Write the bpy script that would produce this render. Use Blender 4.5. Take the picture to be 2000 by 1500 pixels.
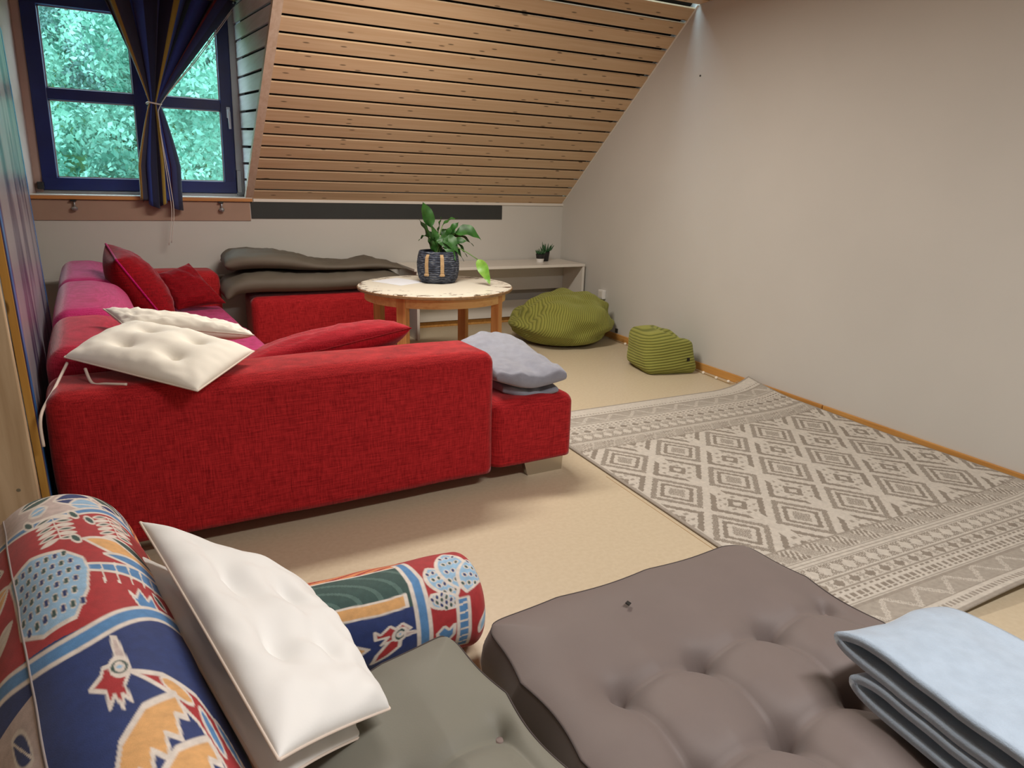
import bpy, bmesh, math, random
import numpy as np
from mathutils import Vector, Matrix, noise

# ------------------------------------------------------------------ clear
for o in list(bpy.data.objects):
    bpy.data.objects.remove(o)
scene = bpy.context.scene
COL = scene.collection
rnd = random.Random(7)

# ------------------------------------------------------------------ camera
F_PX, PITCH, YAW, ROLL, EYE = 1305.14, math.radians(16.412), math.radians(26.785), math.radians(1.563), 1.25
fw = Vector((math.sin(YAW)*math.cos(PITCH), math.cos(YAW)*math.cos(PITCH), -math.sin(PITCH)))
rt = Vector((math.cos(YAW), -math.sin(YAW), 0))
up = rt.cross(fw)
r2 = rt*math.cos(ROLL) + up*math.sin(ROLL)
u2 = -rt*math.sin(ROLL) + up*math.cos(ROLL)
cam_data = bpy.data.cameras.new('camera')
cam = bpy.data.objects.new('camera', cam_data)
COL.objects.link(cam)
cam.matrix_world = Matrix(((r2.x, u2.x, -fw.x, 0), (r2.y, u2.y, -fw.y, 0), (r2.z, u2.z, -fw.z, EYE), (0, 0, 0, 1)))
cam_data.sensor_width = 36.0
cam_data.lens = F_PX/2000*36.0
cam_data.clip_start = 0.05
cam_data.clip_end = 300
scene.camera = cam

# ------------------------------------------------------------------ world, exposure
world = bpy.data.worlds.new('overcast_sky')
scene.world = world
world.use_nodes = True
bgn = world.node_tree.nodes['Background']
bgn.inputs[0].default_value = (0.60, 0.86, 1.0, 1)
bgn.inputs[1].default_value = 9.0
scene.view_settings.view_transform = 'Standard'
scene.view_settings.look = 'None'
scene.view_settings.gamma = 1.0
scene.view_settings.use_curve_mapping = False
scene.view_settings.exposure = 0.0
LAMP_FAR, LAMP_FILL = 60, 54           # watts of the ceiling lamp and of the added fill lamp

# ------------------------------------------------------------------ helpers
def lin(c):
    c = c/255.0
    return c/12.92 if c <= 0.04045 else ((c+0.055)/1.055)**2.4
def rgb(r, g, b):
    return (lin(r), lin(g), lin(b), 1.0)

def link(name, me, mat=None, parent=None):
    o = bpy.data.objects.new(name, me)
    COL.objects.link(o)
    if mat is not None and me is not None:
        if len(me.materials) == 0:
            me.materials.append(mat)
    if parent is not None:
        o.parent = parent
    return o
def tag(o, label, cat, group=None):
    o['label'] = label
    o['category'] = cat
    if group:
        o['group'] = group
    return o
def struct(o, label=None):
    o['kind'] = 'structure'
    if label:
        o['label'] = label
    return o
def empty(name, loc=(0, 0, 0), rz=0.0):
    o = bpy.data.objects.new(name, None)
    COL.objects.link(o)
    o.location = loc
    o.rotation_euler = (0, 0, rz)
    o.empty_display_size = 0.1
    return o
def mesh(name, verts, faces, smooth=False):
    me = bpy.data.meshes.new(name)
    me.from_pydata([tuple(v) for v in verts], [], [tuple(f) for f in faces])
    me.update()
    if smooth:
        me.polygons.foreach_set('use_smooth', [True]*len(me.polygons))
    return me
def flip_out(me):
    bm = bmesh.new(); bm.from_mesh(me)
    bmesh.ops.recalc_face_normals(bm, faces=bm.faces)
    bm.to_mesh(me); bm.free()
    return me
def box(name, lo, hi, mat, parent=None, bevel=0.0, seg=2, mapf=None):
    bm = bmesh.new()
    bmesh.ops.create_cube(bm, size=1)
    for v in bm.verts:
        v.co = Vector([lo[i]+(v.co[i]+0.5)*(hi[i]-lo[i]) for i in range(3)])
    if bevel > 0:
        bmesh.ops.bevel(bm, geom=bm.edges[:]+bm.verts[:], offset=bevel, segments=seg, profile=0.5, affect='EDGES')
    if mapf:
        for v in bm.verts:
            v.co = Vector(mapf(*v.co))
    bmesh.ops.recalc_face_normals(bm, faces=bm.faces)
    me = bpy.data.meshes.new(name); bm.to_mesh(me); bm.free()
    return link(name, me, mat, parent)
def rebase(o, base=None):
    """move the object's origin to the middle of its foot without moving it"""
    me = o.data
    n = len(me.vertices); co = np.empty(n*3); me.vertices.foreach_get('co', co); co = co.reshape(-1, 3)
    if base is None:
        base = np.array([(co[:, 0].min()+co[:, 0].max())/2, (co[:, 1].min()+co[:, 1].max())/2, co[:, 2].min()])
    co -= np.array(base)
    me.vertices.foreach_set('co', co.ravel()); me.update()
    o.location = tuple(base)
    return o
def adopt(root, *parts):
    """parent parts that were built in world space to a root at its own location"""
    for p in parts:
        p.parent = root
        p.matrix_parent_inverse = Matrix.Translation(Vector(root.location)).inverted()

def rbox(name, lo, hi, r, mat, parent=None, mid=8, arc=4, bulge=0.0, wob=0.0, mapf=None, deform=None, seed=0):
    """rounded, slightly puffed block as one closed smooth mesh"""
    lo = np.array(lo, float); hi = np.array(hi, float)
    h = (hi-lo)/2; c = (hi+lo)/2
    ax = []
    for i in range(3):
        rr = min(r, h[i]*0.98)
        a = [math.tan(math.radians(45)*(k/arc)) for k in range(arc+1)]
        lowp = [-h[i]+rr*(1-t) for t in reversed(a)]
        m = max(2, int(mid))
        inner = list(np.linspace(-h[i]+rr, h[i]-rr, m+1))
        ax.append(lowp[:-1]+inner+[-x for x in reversed(lowp[:-1])])
    idx = {}; V = []; Fc = []
    N = [len(a)-1 for a in ax]
    def vid(i, j, k):
        key = (i, j, k)
        if key not in idx:
            p = np.array([ax[0][i], ax[1][j], ax[2][k]])
            rr = np.minimum(r, h*0.98)
            q = np.clip(p, -(h-rr), h-rr)
            d = (p-q)/rr
            L = np.linalg.norm(d)
            pp = q + (d/L if L > 0 else d)*rr
            if bulge:
                s = p/h
                for e in range(3):
                    o1, o2 = (e+1) % 3, (e+2) % 3
                    pp[e] += bulge*s[e]*(1-s[o1]**2)*(1-s[o2]**2)
            pp = pp + c
            if deform:
                pp = np.array(deform(*pp))
            if wob:
                nv = noise.noise_vector(Vector(pp*4.0)+Vector((seed, 0, 0)))
                pp = pp + wob*np.array(nv)
            if mapf:
                pp = np.array(mapf(*pp))
            idx[key] = len(V); V.append(pp)
        return idx[key]
    for a in range(3):
        b, d = (a+1) % 3, (a+2) % 3
        for side in (0, N[a]):
            for j in range(N[b]):
                for k in range(N[d]):
                    t = []
                    for (jj, kk) in ((j, k), (j+1, k), (j+1, k+1), (j, k+1)):
                        ijk = [0, 0, 0]; ijk[a] = side; ijk[b] = jj; ijk[d] = kk
                        t.append(vid(*ijk))
                    Fc.append(t if side else t[::-1])
    me = mesh(name, V, Fc, True)
    flip_out(me)
    return link(name, me, mat, parent)

def tube_mesh(name, pts, rad, n=8, cap=True):
    pts = [Vector(p) for p in pts]
    V = []; Fc = []
    prev = None
    for i, p in enumerate(pts):
        d = (pts[min(i+1, len(pts)-1)]-pts[max(i-1, 0)]).normalized()
        if prev is None:
            a = Vector((0, 0, 1)) if abs(d.z) < 0.9 else Vector((1, 0, 0))
            x = d.cross(a).normalized()
        else:
            x = (prev-d*prev.dot(d)).normalized()
        prev = x
        y = d.cross(x)
        rr = rad[i] if isinstance(rad, (list, tuple)) else rad
        for k in range(n):
            t = 2*math.pi*k/n
            V.append(p+(x*math.cos(t)+y*math.sin(t))*rr)
    for i in range(len(pts)-1):
        for k in range(n):
            Fc.append((i*n+k, i*n+(k+1) % n, (i+1)*n+(k+1) % n, (i+1)*n+k))
    if cap:
        Fc.append(tuple(range(n))[::-1]); Fc.append(tuple((len(pts)-1)*n+k for k in range(n)))
    return flip_out(mesh(name, V, Fc, True))
def tube(name, pts, rad, mat, parent=None, n=8):
    return link(name, tube_mesh(name, pts, rad, n), mat, parent)
def smooth_path(pts, k=6):
    P = [Vector(p) for p in pts]; out = []
    for i in range(len(P)-1):
        p0 = P[max(i-1, 0)]; p1 = P[i]; p2 = P[i+1]; p3 = P[min(i+2, len(P)-1)]
        for j in range(k):
            t = j/k
            out.append(0.5*((2*p1)+(p2-p0)*t+(2*p0-5*p1+4*p2-p3)*t*t+(3*p1-p0-3*p2+p3)*t**3))
    out.append(P[-1]); return out
def lathe(name, prof, mat, parent=None, n=32, center=(0, 0)):
    V = []; Fc = []
    for (r, z) in prof:
        for k in range(n):
            t = 2*math.pi*k/n
            V.append((center[0]+r*math.cos(t), center[1]+r*math.sin(t), z))
    for i in range(len(prof)-1):
        for k in range(n):
            Fc.append((i*n+k, i*n+(k+1) % n, (i+1)*n+(k+1) % n, (i+1)*n+k))
    Fc.append(tuple(range(n))[::-1]); Fc.append(tuple((len(prof)-1)*n+k for k in range(n)))
    me = flip_out(mesh(name, V, Fc, True))
    me.set_sharp_from_angle(angle=math.radians(35))
    return link(name, me, mat, parent)
def grid_mesh(name, P, closed_u=False, color=None):
    """P: array (nu, nv, 3)"""
    nu, nv = P.shape[:2]
    V = P.reshape(-1, 3)
    i, j = np.meshgrid(np.arange(nu if closed_u else nu-1), np.arange(nv-1), indexing='ij')
    i2 = (i+1) % nu
    Fc = np.stack([i*nv+j, i2*nv+j, i2*nv+j+1, i*nv+j+1], -1).reshape(-1, 4)
    me = bpy.data.meshes.new(name)
    me.vertices.add(len(V)); me.vertices.foreach_set('co', V.astype(np.float32).ravel())
    nf = len(Fc)
    me.loops.add(nf*4); me.loops.foreach_set('vertex_index', Fc.astype(np.int32).ravel())
    me.polygons.add(nf)
    me.polygons.foreach_set('loop_start', np.arange(0, nf*4, 4, dtype=np.int32))
    me.polygons.foreach_set('use_smooth', np.ones(nf, dtype=bool))
    me.update(calc_edges=True); me.validate()
    if color is not None:
        ca = me.color_attributes.new('print', 'FLOAT_COLOR', 'POINT')
        c4 = np.concatenate([color.reshape(-1, 3), np.ones((len(V), 1))], 1).astype(np.float32)
        ca.data.foreach_set('color', c4.ravel())
    return me

def pillow(name, A, B, C, D, thick, mat, parent=None, n=36, pinch=0.06, power=0.42, tufts=(), tuft_r=0.16,
           tuft_d=0.6, wrinkle=0.006, wfreq=9.0, seed=0, mid=None, flatbot=False, edge=0.0):
    """stuffed cushion between four corner points; u runs A to B, v runs A to D"""
    A, B, C, D = [np.array(p, float) for p in (A, B, C, D)]
    t = np.linspace(-1, 1, n+1)
    s = np.sin(t*math.pi/2)*0.75+t*0.25
    U, Vv = np.meshgrid(s, s, indexing='ij')
    u = U*(1-pinch*(1-Vv**2)*np.abs(U)**1.5)
    v = Vv*(1-pinch*(1-U**2)*np.abs(Vv)**1.5)
    a, b = (u+1)/2, (v+1)/2
    P = ((1-a)*(1-b))[..., None]*A+(a*(1-b))[..., None]*B+(a*b)[..., None]*C+((1-a)*b)[..., None]*D
    nrm = np.cross(B-A, D-A)+np.cross(C-B, A-B)*0+np.cross(D-C, B-C)
    nrm = nrm/np.linalg.norm(nrm)
    if nrm[2] < 0:
        nrm = -nrm
    hgt = (np.clip((1-U**2)*(1-Vv**2), 0, 1))**power
    hgt = hgt*(1-edge)+edge*(hgt > 0)
    dim = np.ones_like(hgt)
    for (tu, tv) in tufts:
        d2 = ((U-tu)**2+(Vv-tv)**2)/tuft_r**2
        dim -= tuft_d*np.exp(-np.sqrt(d2+0.02)*1.3)
    if mid is not None:
        P = P+mid(U, Vv)
    nz = np.zeros_like(hgt)
    L1, L2 = np.linalg.norm(B-A), np.linalg.norm(D-A)
    for i in range(n+1):
        for j in range(n+1):
            nz[i, j] = noise.noise(Vector((U[i, j]*L1*wfreq, Vv[i, j]*L2*wfreq, seed)))+0.5*noise.noise(Vector((U[i, j]*L1*wfreq*2.3, Vv[i, j]*L2*wfreq*2.3, seed+5)))
    rim = np.clip(hgt*2, 0, 1)
    topz = thick*0.5*hgt*np.maximum(dim, 0.12)+wrinkle*nz*rim
    botz = -thick*0.5*hgt*(0.25 if flatbot else 1.0)*np.maximum(dim, 0.3)
    T = P+topz[..., None]*nrm
    Bt = P+botz[..., None]*nrm
    m = n+1
    V = list(T.reshape(-1, 3)); bid = -np.ones((m, m), int)
    for i in range(m):
        for j in range(m):
            if i in (0, n) or j in (0, n):
                bid[i, j] = i*m+j
            else:
                bid[i, j] = len(V); V.append(Bt[i, j])
    Fc = []
    for i in range(n):
        for j in range(n):
            Fc.append((i*m+j, (i+1)*m+j, (i+1)*m+j+1, i*m+j+1))
            Fc.append((bid[i, j], bid[i, j+1], bid[i+1, j+1], bid[i+1, j]))
    me = flip_out(mesh(name, V, Fc, True))
    o = link(name, me, mat, parent)
    rim_pts = [T[i, 0] for i in range(m)]+[T[n, j] for j in range(1, m)]+[T[i, n] for i in range(n-1, -1, -1)]+[T[0, j] for j in range(n-1, 0, -1)]
    return o, rim_pts, T

# ------------------------------------------------------------------ materials
def new_mat(name):
    m = bpy.data.materials.new(name); m.use_nodes = True
    nt = m.node_tree
    return m, nt, nt.nodes['Principled BSDF'], nt.nodes, nt.links
def plain(name, col, rough=0.6, metal=0.0, noise_amt=0.0, noise_scale=8.0, bump=0.0, bump_scale=120.0, sheen=0.0, stretch=(1, 1, 1), col2=None):
    m, nt, b, N, L = new_mat(name)
    b.inputs['Base Color'].default_value = col
    b.inputs['Roughness'].default_value = rough
    b.inputs['Metallic'].default_value = metal
    if sheen:
        b.inputs['Sheen Weight'].default_value = sheen
        b.inputs['Sheen Roughness'].default_value = 0.4
    tc = N.new('ShaderNodeTexCoord')
    mp = N.new('ShaderNodeMapping'); mp.inputs['Scale'].default_value = stretch
    L.new(tc.outputs['Object'], mp.inputs['Vector'])
    if noise_amt or col2:
        nz = N.new('ShaderNodeTexNoise'); nz.inputs['Scale'].default_value = noise_scale; nz.inputs['Detail'].default_value = 5
        L.new(mp.outputs[0], nz.inputs['Vector'])
        mx = N.new('ShaderNodeMix'); mx.data_type = 'RGBA'
        c2 = col2 if col2 else tuple(x*(1-noise_amt) for x in col[:3])+(1,)
        mx.inputs['A'].default_value = col; mx.inputs['B'].default_value = c2
        rp = N.new('ShaderNodeMapRange'); rp.inputs['From Min'].default_value = 0.35; rp.inputs['From Max'].default_value = 0.65
        L.new(nz.outputs['Fac'], rp.inputs['Value']); L.new(rp.outputs[0], mx.inputs['Factor'])
        L.new(mx.outputs['Result'], b.inputs['Base Color'])
    if bump:
        n2 = N.new('ShaderNodeTexNoise'); n2.inputs['Scale'].default_value = bump_scale; n2.inputs['Detail'].default_value = 3
        L.new(mp.outputs[0], n2.inputs['Vector'])
        bp = N.new('ShaderNodeBump'); bp.inputs['Strength'].default_value = bump; bp.inputs['Distance'].default_value = 0.004
        L.new(n2.outputs['Fac'], bp.inputs['Height']); L.new(bp.outputs[0], b.inputs['Normal'])
    return m
def woven(name, col, col2, scale=(90, 90, 260), sheen=0.25, bump=0.35):
    """slubby woven upholstery: two stretched noises crossing"""
    m, nt, b, N, L = new_mat(name)
    b.inputs['Roughness'].default_value = 0.85
    b.inputs['Sheen Weight'].default_value = sheen
    b.inputs['Sheen Roughness'].default_value = 0.35
    b.inputs['Specular IOR Level'].default_value = 0.15
    tc = N.new('ShaderNodeTexCoord')
    outs = []
    for st in ((18, 18, 330), (300, 300, 22)):
        mp = N.new('ShaderNodeMapping'); mp.inputs['Scale'].default_value = st
        L.new(tc.outputs['Object'], mp.inputs['Vector'])
        nz = N.new('ShaderNodeTexNoise'); nz.inputs['Scale'].default_value = 1.0; nz.inputs['Detail'].default_value = 3
        L.new(mp.outputs[0], nz.inputs['Vector']); outs.append(nz)
    ad = N.new('ShaderNodeMath'); ad.operation = 'ADD'
    L.new(outs[0].outputs['Fac'], ad.inputs[0]); L.new(outs[1].outputs['Fac'], ad.inputs[1])
    rp = N.new('ShaderNodeMapRange'); rp.inputs['From Min'].default_value = 0.72; rp.inputs['From Max'].default_value = 1.28
    L.new(ad.outputs[0], rp.inputs['Value'])
    mx = N.new('ShaderNodeMix'); mx.data_type = 'RGBA'
    mx.inputs['A'].default_value = col2; mx.inputs['B'].default_value = col
    L.new(rp.outputs[0], mx.inputs['Factor']); L.new(mx.outputs['Result'], b.inputs['Base Color'])
    bp = N.new('ShaderNodeBump'); bp.inputs['Strength'].default_value = bump; bp.inputs['Distance'].default_value = 0.003
    L.new(ad.outputs[0], bp.inputs['Height']); L.new(bp.outputs[0], b.inputs['Normal'])
    return m
def wood(name, col, col2, along='X', knots=True, rough=0.45, per_object=0.25, grain=14.0):
    m, nt, b, N, L = new_mat(name)
    b.inputs['Roughness'].default_value = rough
    b.inputs['Specular IOR Level'].default_value = 0.3
    tc = N.new('ShaderNodeTexCoord'); oi = N.new('ShaderNodeObjectInfo')
    off = N.new('ShaderNodeVectorMath'); off.operation = 'SCALE'; off.inputs[0].default_value = (37, 23, 51)
    L.new(oi.outputs['Random'], off.inputs['Scale'])
    ad = N.new('ShaderNodeVectorMath'); ad.operation = 'ADD'
    L.new(tc.outputs['Object'], ad.inputs[0]); L.new(off.outputs[0], ad.inputs[1])
    sc = {'X': (0.6, grain, grain), 'Y': (grain, 0.6, grain), 'Z': (grain, grain, 0.6)}[along]
    mp = N.new('ShaderNodeMapping'); mp.inputs['Scale'].default_value = sc
    L.new(ad.outputs[0], mp.inputs['Vector'])
    nz = N.new('ShaderNodeTexNoise'); nz.inputs['Scale'].default_value = 3.0; nz.inputs['Detail'].default_value = 6; nz.inputs['Distortion'].default_value = 0.6
    L.new(mp.outputs[0], nz.inputs['Vector'])
    mx = N.new('ShaderNodeMix'); mx.data_type = 'RGBA'
    mx.inputs['A'].default_value = col; mx.inputs['B'].default_value = col2
    rp = N.new('ShaderNodeMapRange'); rp.inputs['From Min'].default_value = 0.35; rp.inputs['From Max'].default_value = 0.7
    L.new(nz.outputs['Fac'], rp.inputs['Value']); L.new(rp.outputs[0], mx.inputs['Factor'])
    res = mx.outputs['Result']
    if knots:
        sx = N.new('ShaderNodeSeparateXYZ'); L.new(ad.outputs[0], sx.inputs[0])
        o_ = {'X': (0, 1, 2), 'Y': (1, 0, 2), 'Z': (2, 0, 1)}[along]
        sm_ = N.new('ShaderNodeMath'); sm_.operation = 'SUBTRACT'; L.new(sx.outputs[o_[1]], sm_.inputs[0]); L.new(sx.outputs[o_[2]], sm_.inputs[1])
        cb = N.new('ShaderNodeCombineXYZ')
        ml = N.new('ShaderNodeMath'); ml.operation = 'MULTIPLY'; ml.inputs[1].default_value = 3.6; L.new(sx.outputs[o_[0]], ml.inputs[0])
        mm = N.new('ShaderNodeMath'); mm.operation = 'MULTIPLY'; mm.inputs[1].default_value = 11.0; L.new(sm_.outputs[0], mm.inputs[0])
        L.new(ml.outputs[0], cb.inputs[0]); L.new(mm.outputs[0], cb.inputs[1])
        vo = N.new('ShaderNodeTexVoronoi'); vo.voronoi_dimensions = '2D'; vo.inputs['Scale'].default_value = 1.0; vo.inputs['Randomness'].default_value = 1.0
        L.new(cb.outputs[0], vo.inputs['Vector'])
        kr = N.new('ShaderNodeMapRange'); kr.inputs['From Min'].default_value = 0.09; kr.inputs['From Max'].default_value = 0.05
        kr.inputs['To Min'].default_value = 0.0; kr.inputs['To Max'].default_value = 0.95
        L.new(vo.outputs['Distance'], kr.inputs['Value'])
        sc_ = N.new('ShaderNodeSeparateColor'); L.new(vo.outputs['Color'], sc_.inputs[0])
        gtn = N.new('ShaderNodeMath'); gtn.operation = 'GREATER_THAN'; gtn.inputs[1].default_value = 0.45; L.new(sc_.outputs[0], gtn.inputs[0])
        kk = N.new('ShaderNodeMath'); kk.operation = 'MULTIPLY'; L.new(kr.outputs[0], kk.inputs[0]); L.new(gtn.outputs[0], kk.inputs[1])
        mk = N.new('ShaderNodeMix'); mk.data_type = 'RGBA'
        mk.inputs['B'].default_value = tuple(x*0.32 for x in col2[:3])+(1,)
        L.new(kk.outputs[0], mk.inputs['Factor']); L.new(res, mk.inputs['A'])
        res = mk.outputs['Result']
    hv = N.new('ShaderNodeHueSaturation')
    vr = N.new('ShaderNodeMapRange'); vr.inputs['To Min'].default_value = 1-per_object/2; vr.inputs['To Max'].default_value = 1+per_object/2
    L.new(oi.outputs['Random'], vr.inputs['Value']); L.new(vr.outputs[0], hv.inputs['Value'])
    L.new(res, hv.inputs['Color']); L.new(hv.outputs[0], b.inputs['Base Color'])
    return m
def printed(name, rough=0.8, bump=0.15, bump_scale=500.0, sheen=0.1, mottle=0.12):
    m, nt, b, N, L = new_mat(name)
    b.inputs['Roughness'].default_value = rough
    b.inputs['Sheen Weight'].default_value = sheen
    at = N.new('ShaderNodeAttribute'); at.attribute_name = 'print'
    tc = N.new('ShaderNodeTexCoord')
    nz = N.new('ShaderNodeTexNoise'); nz.inputs['Scale'].default_value = 60; nz.inputs['Detail'].default_value = 5
    L.new(tc.outputs['Object'], nz.inputs['Vector'])
    hv = N.new('ShaderNodeHueSaturation')
    vr = N.new('ShaderNodeMapRange'); vr.inputs['From Min'].default_value = 0.3; vr.inputs['From Max'].default_value = 0.7
    vr.inputs['To Min'].default_value = 1-mottle; vr.inputs['To Max'].default_value = 1+mottle
    L.new(nz.outputs['Fac'], vr.inputs['Value']); L.new(vr.outputs[0], hv.inputs['Value'])
    L.new(at.outputs['Color'], hv.inputs['Color']); L.new(hv.outputs[0], b.inputs['Base Color'])
    n2 = N.new('ShaderNodeTexNoise'); n2.inputs['Scale'].default_value = bump_scale
    L.new(tc.outputs['Object'], n2.inputs['Vector'])
    bp = N.new('ShaderNodeBump'); bp.inputs['Strength'].default_value = bump; bp.inputs['Distance'].default_value = 0.003
    L.new(n2.outputs['Fac'], bp.inputs['Height']); L.new(bp.outputs[0], b.inputs['Normal'])
    return m
def corduroy(name, col, col2, axis_rot, scale=55.0):
    m, nt, b, N, L = new_mat(name)
    b.inputs['Roughness'].default_value = 0.9
    b.inputs['Sheen Weight'].default_value = 0.35
    b.inputs['Sheen Tint'].default_value = (0.75, 0.8, 0.3, 1)
    tc = N.new('ShaderNodeTexCoord'); mp = N.new('ShaderNodeMapping'); mp.inputs['Rotation'].default_value = axis_rot
    L.new(tc.outputs['Object'], mp.inputs['Vector'])
    wv = N.new('ShaderNodeTexWave'); wv.wave_type = 'BANDS'; wv.bands_direction = 'Z'
    wv.inputs['Scale'].default_value = scale/3.14; wv.inputs['Distortion'].default_value = 1.4; wv.inputs['Detail'].default_value = 1.0; wv.inputs['Detail Scale'].default_value = 0.25
    L.new(mp.outputs[0], wv.inputs['Vector'])
    mx = N.new('ShaderNodeMix'); mx.data_type = 'RGBA'; mx.inputs['A'].default_value = col2; mx.inputs['B'].default_value = col
    rp = N.new('ShaderNodeMapRange'); rp.inputs['From Min'].default_value = 0.0; rp.inputs['From Max'].default_value = 0.55
    L.new(wv.outputs['Fac'], rp.inputs['Value'])
    L.new(rp.outputs[0], mx.inputs['Factor']); L.new(mx.outputs['Result'], b.inputs['Base Color'])
    bp = N.new('ShaderNodeBump'); bp.inputs['Strength'].default_value = 0.7; bp.inputs['Distance'].default_value = 0.006
    L.new(wv.outputs['Fac'], bp.inputs['Height']); L.new(bp.outputs[0], b.inputs['Normal'])
    return m

M_wall = plain('wall_paint', rgb(202, 199, 192), 0.85, noise_amt=0.04, noise_scale=1.5, bump=0.06, bump_scale=180)
M_floor = plain('linoleum', rgb(202, 187, 160), 0.42, col2=rgb(196, 180, 152), noise_scale=60, bump=0.02)
M_board = wood('spruce_boards', rgb(208, 180, 146), rgb(198, 166, 130), 'X', per_object=0.10)
M_cheek = wood('limewashed_boards', rgb(222, 214, 212), rgb(206, 196, 192), 'Y', knots=False, per_object=0.1)
M_gap = plain('gap_backing', rgb(26, 16, 12), 0.9)
M_trimwood = wood('pale_trim_wood', rgb(214, 194, 174), rgb(200, 176, 152), 'Y', knots=False)
M_basewood = wood('baseboard_wood', rgb(200, 150, 84), rgb(176, 122, 60), 'Y', knots=False)
M_sillwood = wood('sill_wood', rgb(198, 140, 84), rgb(170, 112, 62), 'X', knots=False)
M_white = plain('white_laminate', rgb(222, 216, 206), 0.35, noise_amt=0.03)
M_blueframe = plain('navy_window_paint', rgb(14, 30, 92), 0.35, noise_amt=0.2)
M_metal = plain('grey_metal', rgb(170, 170, 172), 0.35, metal=0.7)
M_chrome = plain('brushed_chrome', rgb(205, 198, 185), 0.28, metal=1.0, noise_amt=0.1, noise_scale=4)
M_handle = plain('white_handle', rgb(215, 215, 222), 0.3)
M_chalk = plain('charcoal_strip', rgb(52, 54, 53), 0.75, noise_amt=0.12, noise_scale=4)
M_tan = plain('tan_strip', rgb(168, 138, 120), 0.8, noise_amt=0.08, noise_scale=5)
M_red = woven('red_upholstery', rgb(190, 42, 46), rgb(132, 18, 24))
M_pink = woven('windowlit_magenta_upholstery', rgb(196, 56, 118), rgb(156, 28, 78))  # red cloth with bluish window daylight tinted into its colour
M_pink2 = woven('windowlit_red_upholstery', rgb(196, 48, 74), rgb(146, 22, 42))  # milder window-light tint in the colour, for one backrest
M_cush = woven('red_cushion_cloth', rgb(182, 34, 48), rgb(134, 16, 28))
M_cushd = woven('deep_red_cushion_cloth', rgb(150, 14, 26), rgb(98, 6, 14))
M_magenta = woven('magenta_cushion_cloth', rgb(190, 24, 110), rgb(140, 12, 70))
M_cream = plain('cream_cotton', rgb(240, 235, 222), 0.75, bump=0.08, bump_scale=60, sheen=0.1)
M_tie = plain('cream_tape', rgb(226, 210, 196), 0.8)
M_whitecot = plain('white_cotton', rgb(238, 238, 236), 0.7, bump=0.08, bump_scale=60, sheen=0.1)
M_greyblk = plain('grey_fleece', rgb(144, 146, 158), 0.95, noise_amt=0.12, noise_scale=30, bump=0.25, bump_scale=260, sheen=0.5)
M_blueblk = plain('pale_blue_fleece', rgb(170, 186, 203), 0.95, noise_amt=0.1, noise_scale=25, bump=0.3, bump_scale=260, sheen=0.5)
M_matfar = plain('olive_brown_canvas', rgb(98, 90, 78), 0.7, noise_amt=0.08, bump=0.12, bump_scale=40)
M_mattop = plain('taupe_canvas', rgb(116, 104, 100), 0.62, noise_amt=0.05, bump=0.04, bump_scale=300, sheen=0.15)
M_matol = plain('olive_grey_canvas', rgb(122, 120, 108), 0.62, noise_amt=0.05, bump=0.04, bump_scale=300, sheen=0.15)
M_seam = plain('dark_seam', rgb(70, 60, 58), 0.8)
M_button = plain('button_cloth', rgb(128, 112, 106), 0.7)
M_tablewood = wood('birch_apron', rgb(216, 174, 112), rgb(200, 152, 92), 'X', knots=False, per_object=0.1)
M_legwood = wood('birch_leg', rgb(206, 150, 90), rgb(178, 118, 66), 'Z', knots=False, per_object=0.1)
M_leaf = plain('glossy_leaf', rgb(26, 66, 20), 0.5, col2=rgb(46, 98, 32), noise_scale=14)
M_leafy = plain('yellow_green_leaf', rgb(96, 150, 44), 0.4, col2=rgb(140, 180, 80), noise_scale=14)
M_stem = plain('leaf_stem', rgb(84, 120, 50), 0.5)
M_soil = plain('potting_soil', rgb(40, 30, 24), 0.95, noise_amt=0.4, noise_scale=60)
M_strap = plain('woven_straw_strap', rgb(178, 148, 108), 0.8, noise_amt=0.25, noise_scale=90)
M_paper = plain('paper', rgb(228, 230, 236), 0.7)
M_black = plain('black_plastic', rgb(24, 24, 26), 0.45)
M_potw = plain('white_pot_glaze', rgb(226, 224, 220), 0.4)
M_succ = plain('succulent_green', rgb(52, 98, 58), 0.5, noise_amt=0.3, noise_scale=80)
M_bulb = plain('frosted_bulb', rgb(236, 226, 208), 0.3)
M_cord = plain('clear_cord', rgb(176, 150, 110), 0.5)
M_cordw = plain('white_cord', rgb(214, 205, 198), 0.6)
M_bag = corduroy('green_corduroy', rgb(140, 140, 62), rgb(104, 106, 38), (0.25, 1.15, 0.0), 60)
M_bag2 = corduroy('green_corduroy_pouf', rgb(142, 142, 66), rgb(92, 96, 32), (0.08, 0.1, 0.0), 52)
M_fabric = printed('folk_print_cotton', 0.75)
M_rug = printed('woven_rug', 0.95, bump=0.5, bump_scale=420, mottle=0.10)
M_curt = printed('striped_curtain', 0.85, mottle=0.05)
M_ply = wood('bare_plywood', rgb(196, 172, 140), rgb(168, 142, 110), 'Z', knots=False, grain=9)
M_edge = wood('pine_edge', rgb(212, 166, 84), rgb(184, 132, 58), 'Z', knots=True)
M_lampw = plain('lamp_housing', rgb(235, 235, 232), 0.5)

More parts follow.
